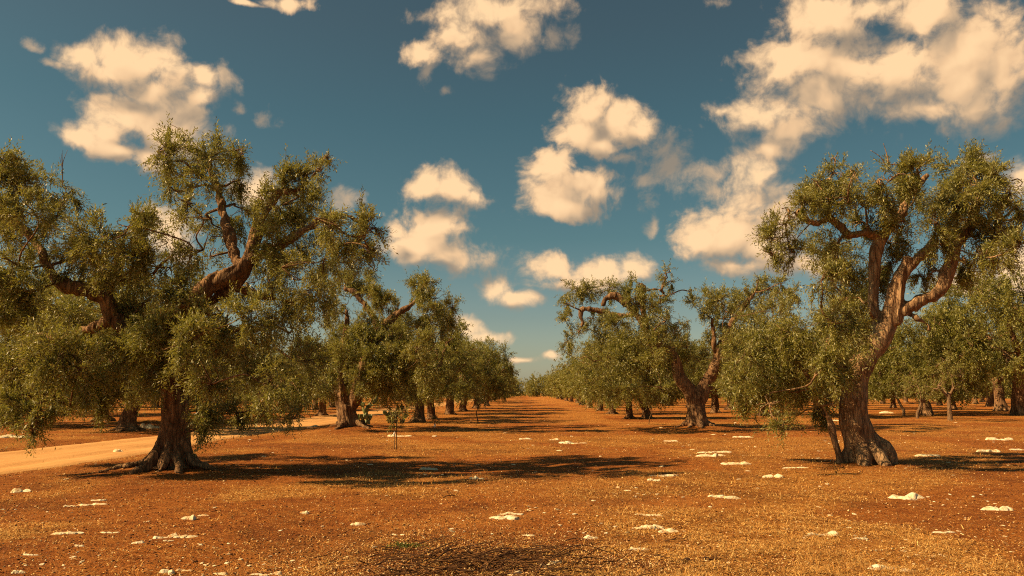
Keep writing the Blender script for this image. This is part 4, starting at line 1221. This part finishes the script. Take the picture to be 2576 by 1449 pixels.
for i, (a, b, c, d, lab) in enumerate([
 (326,1074,22,20,'left boulder of three beyond the sandy track'), (355,1073,19,17,'middle boulder of three beyond the sandy track'), (389,1071,26,18,'right boulder of three beyond the sandy track, beside the big left trunk'),
 (557,1059,18,13,'boulder beyond the track right of the big left trunk'), (603,1054,12,9,'small boulder beyond the track, farther right than its neighbour'),
 (38,1096,56,12,'low rock ledge across the track at the left edge'), (2235,1036,24,10,'pale boulder far behind the big right trunk')]):
    rock(a, b, c, d, lab, 91.1 + i * 2.3, 'boulders at the field edge', 'boulder')
# small pieces nobody could tell apart
rs = np.random.default_rng(12)
n_ = 0
cl = [(rs.uniform(0, 2576), rs.uniform(1075, 1440)) for _ in range(46)]
BITS = [rock_mesh(1, 1, .5, 300 + k, ICO2, 1.2) for k in range(8)]
for me in BITS:
    me.materials.append(M_STONE)
while n_ < 250:
    if rs.random() < .6:
        c = cl[rs.integers(len(cl))]; px, py = c[0] + rs.normal() * 45, c[1] + rs.normal() * 9
    else:
        px, py = rs.uniform(0, 2576), 1060 + 385 * rs.random() ** 1.3
    if px < 620 and py < 1160 or py < 1050 or py > 1448 or (px > 1000 and px < 1500 and py > 1380): continue
    if px < 1250 and rs.random() < .5: continue
    b = ground_at(px, py)
    k = b[1] / FOC
    o = bpy.data.objects.new('stone_fragment', BITS[rs.integers(8)])
    COL.objects.link(o)
    w_ = rs.uniform(3.5, 10) * k * rs.uniform(.7, 1.2)
    o.location = (b[0], b[1], b[2] + .004)
    o.scale = (w_, w_ * rs.uniform(.5, .9), max(.012, w_ * rs.uniform(.22, .55)))
    o.rotation_euler = (rs.uniform(-.15, .15), rs.uniform(-.15, .15), rs.uniform(0, 6.28))
    thing(o, 'small pale limestone fragment lying loose on the red soil', 'stone', 'scattered limestone fragments')
    n_ += 1

# dark clods
for a, b, c, d, lab in [(1725, 1408, 20, 20, 'dark lumpy clod at lower right of centre'), (1787, 1403, 36, 10, 'dark flat clod right of the lumpy one')]:
    rock(a, b, c, d, lab, a * .01, 'dark clods in the foreground', 'earth_clod', M_CHAR)

# ------------------------------------------------------------------ twigs and fallen branches
def brush_heap():
    rng = np.random.default_rng(41)
    a = Acc()
    for i in range(340):
        px = rng.normal(1180, 150); py = rng.normal(1428, 20)
        b = ground_at(px, min(max(py, 1392), 1475))
        L = rng.uniform(.12, .62); an = rng.normal(0, .75)
        d = np.array([math.cos(an), math.sin(an) * .8, rng.normal(0, .18)])
        p0 = b + np.array([0, 0, rng.uniform(.0, .10)])
        m1 = p0 + d * L * .5 + rng.normal(size=3) * L * .10; e = p0 + d * L + rng.normal(size=3) * L * .13
        e[2] = max(e[2], b[2] - .01); m1[2] = max(m1[2], b[2])
        r = rng.uniform(.0018, .0065)
        a.add(*tube([p0, m1, e], [r, r * .8, r * .35], 5, .06, .2, rng.random() * 90))
    c = ground_at(1200, 1430)
    me = a.mesh('brush_heap')
    co = np.empty(len(me.vertices) * 3, np.float32); me.vertices.foreach_get('co', co)
    me.vertices.foreach_set('co', (co.reshape(-1, 3) - c.astype(np.float32)).ravel())
    thing(new_obj('brush_heap', me, [M_DEADWOOD], loc=c), 'tangled heap of dry dark twigs along the bottom edge', 'twigs')
brush_heap()
def fallen(pts, r, label, seed):
    P_ = np.array([ground_at(x, y) + np.array([0, 0, .012 + h]) for x, y, h in pts])
    c = P_[0].copy()
    a = Acc(); a.add(*tube(P_ - c, np.linspace(r, r * .35, len(P_)), 7, .05, .3, seed))
    rng = np.random.default_rng(seed)
    for _ in range(3):
        k = rng.integers(1, len(P_)); q = P_[k] - c
        a.add(*tube([q, q + np.array([rng.uniform(-.12, .12), rng.uniform(-.1, .1), rng.uniform(.02, .09)])], [r * .45, r * .15], 5, .05))
    thing(new_obj('fallen_branch', a.mesh('fallen_branch'), [M_DEADWOOD], loc=c), label, 'branch', 'fallen branches in the foreground')
fallen([(1234, 1423, .02), (1270, 1410, .05), (1315, 1396, .03)], .019, 'thick dark fallen branch lying across the twig heap', 3)
fallen([(1423, 1363, .0), (1455, 1362, .02), (1496, 1373, .0)], .008, 'thin fallen branch on the gravel right of centre', 5)
fallen([(1672, 1363, .0), (1695, 1364, .015), (1721, 1360, .01)], .008, 'thin fallen branch on bare soil below the touching pair of rocks', 7)
fallen([(1115, 1253, .0), (1130, 1251, .02), (1146, 1250, .0)], .010, 'short dark stick in front of the big left tree shadow', 9)
fallen([(1176, 1307, .0), (1190, 1307, .01), (1208, 1308, .0)], .006, 'pale thin stick left of the bright middle slab', 11)
fallen([(1080, 1372, .02), (1130, 1376, .10), (1190, 1390, .06), (1215, 1412, .0)], .006, 'long arching dry stem rising from the twig heap', 13)
fallen([(1240, 1380, .0), (1262, 1402, .12), (1272, 1425, .02)], .006, 'upright dry stem at the right end of the twig heap', 15)

# ------------------------------------------------------------------ ground cover
def screen_points(rng, n, ylo, yhi, power=1.0):
    """scatter over the visible ground, denser near the camera"""
    t = rng.random(n)
    y = 1.0 / (1.0 / yhi + (1.0 / ylo - 1.0 / yhi) * t ** power)
    x = rng.uniform(-.70, .70, n) * y
    return x, y

def blades(name, x, y, rng, h, wid, lying, mat, label, cat):
    z = gz(x, y)
    n = len(x)
    a = rng.uniform(0, 6.283, n)
    hh = h * rng.uniform(.5, 1.5, n)
    up = np.where(rng.random(n) < lying, rng.uniform(.0, .15, n), rng.uniform(.55, 1.0, n))
    d = np.stack([np.cos(a) * np.sqrt(1 - up ** 2), np.sin(a) * np.sqrt(1 - up ** 2), up], 1)
    s = np.stack([-np.sin(a), np.cos(a), np.zeros(n)], 1)
    s = np.where((up > .5)[:, None], np.stack([np.ones(n), rng.uniform(-.5, .5, n), np.zeros(n)], 1), s)
    w_ = (wid * (0.55 + y * .055))[:, None]
    b = np.stack([x, y, z + np.where(up < .3, .012, -.01) + rng.uniform(0, .012, n)], 1)
    tip = b + d * hh[:, None]
    midp = b + d * hh[:, None] * .55 + np.array([0, 0, 1.0]) * (hh * .10)[:, None]
    V = np.stack([b - s * w_ * .5, b + s * w_ * .5, midp + s * w_ * .42, tip, midp - s * w_ * .42], 1).reshape(-1, 3)
    k = np.arange(n)[:, None] * 5
    Q = k + np.array([[0, 1, 2, 4]]); T = k + np.array([[4, 2, 3]])
    o = new_obj(name, mesh_np(name, V, [Q, T]), [mat], smooth=False)
    thing(o, label, cat, kind='stuff')

rg = np.random.default_rng(99)
x, y = screen_points(rg, 520000, 6.3, 60, .92)
cv = straw_cover(x, y)
clump = noise2(x, y, 2.6, 2, 44.0)
keep = rg.random(len(x)) < .7 * (0.05 + .95 * cv) * np.clip((clump - .40) / .22, 0.06, 1)
blades('dry_grass', x[keep], y[keep], rg, .060, .0036, .80, M_STRAW, 'thin dry yellow grass and straw litter covering the red soil', 'grass')
x, y = screen_points(rg, 150000, 6.3, 48, .95)
keep = rg.random(len(x)) < .6 * (0.10 + .75 * straw_cover(x, y)) * np.clip((noise2(x, y, 1.4, 2, 71.0) - .38) / .2, .05, 1)
blades('straw_litter', x[keep], y[keep], rg, .055, .0085, .93, M_STRAW, 'pale flat chips of straw and dry leaves lying on the soil', 'litter')
p = ground_at(1014, 1376)
blades('green_weed', p[0] + rg.normal(0, .09, 260), p[1] + rg.normal(0, .07, 260), rg, .045, .008, .35, M_WEED, 'small patch of fresh green weed at the left end of the twig heap', 'weed')

def gravel():
    rng = np.random.default_rng(73)
    n1 = 32000
    px = rng.normal(1300, 330, n1); py = 1449 - np.abs(rng.normal(0, 75, n1)) + 25
    d = (CM @ np.stack([(px - 1288) / FOC, -(py - 724.5) / FOC, -np.ones(n1)])).T
    s = -CAM_H / d[:, 2]
    x1, y1 = d[:, 0] * s, d[:, 1] * s
    x2, y2 = screen_points(rng, 26000, 6.3, 40, .9)
    x, y = np.r_[x1, x2], np.r_[y1, y2]
    r = np.r_[.003 + .009 * rng.random(n1) ** 3.0, (.004 + .011 * rng.random(26000) ** 3) * (.6 + y2 * .05)]
    z = gz(x, y)
    V0, F0 = ICO1
    n = len(x)
    jit = 1 + .35 * rng.normal(size=(n, len(V0), 1)).clip(-1, 1)
    V = V0[None] * jit * r[:, None, None] * rng.uniform(.6, 1.3, (n, 1, 3)) * np.array([1, 1, .6])
    V += np.stack([x, y, z + r * .2], 1)[:, None, :]
    F = (np.arange(n)[:, None, None] * len(V0) + F0[None]).reshape(-1, 3)
    o = new_obj('gravel', mesh_np('gravel', V.reshape(-1, 3), F), [M_GRAVEL], smooth=False)
    thing(o, 'fine brown and pale gravel strewn over the foreground soil', 'gravel', kind='stuff')
gravel()
build_ground()
build_road()
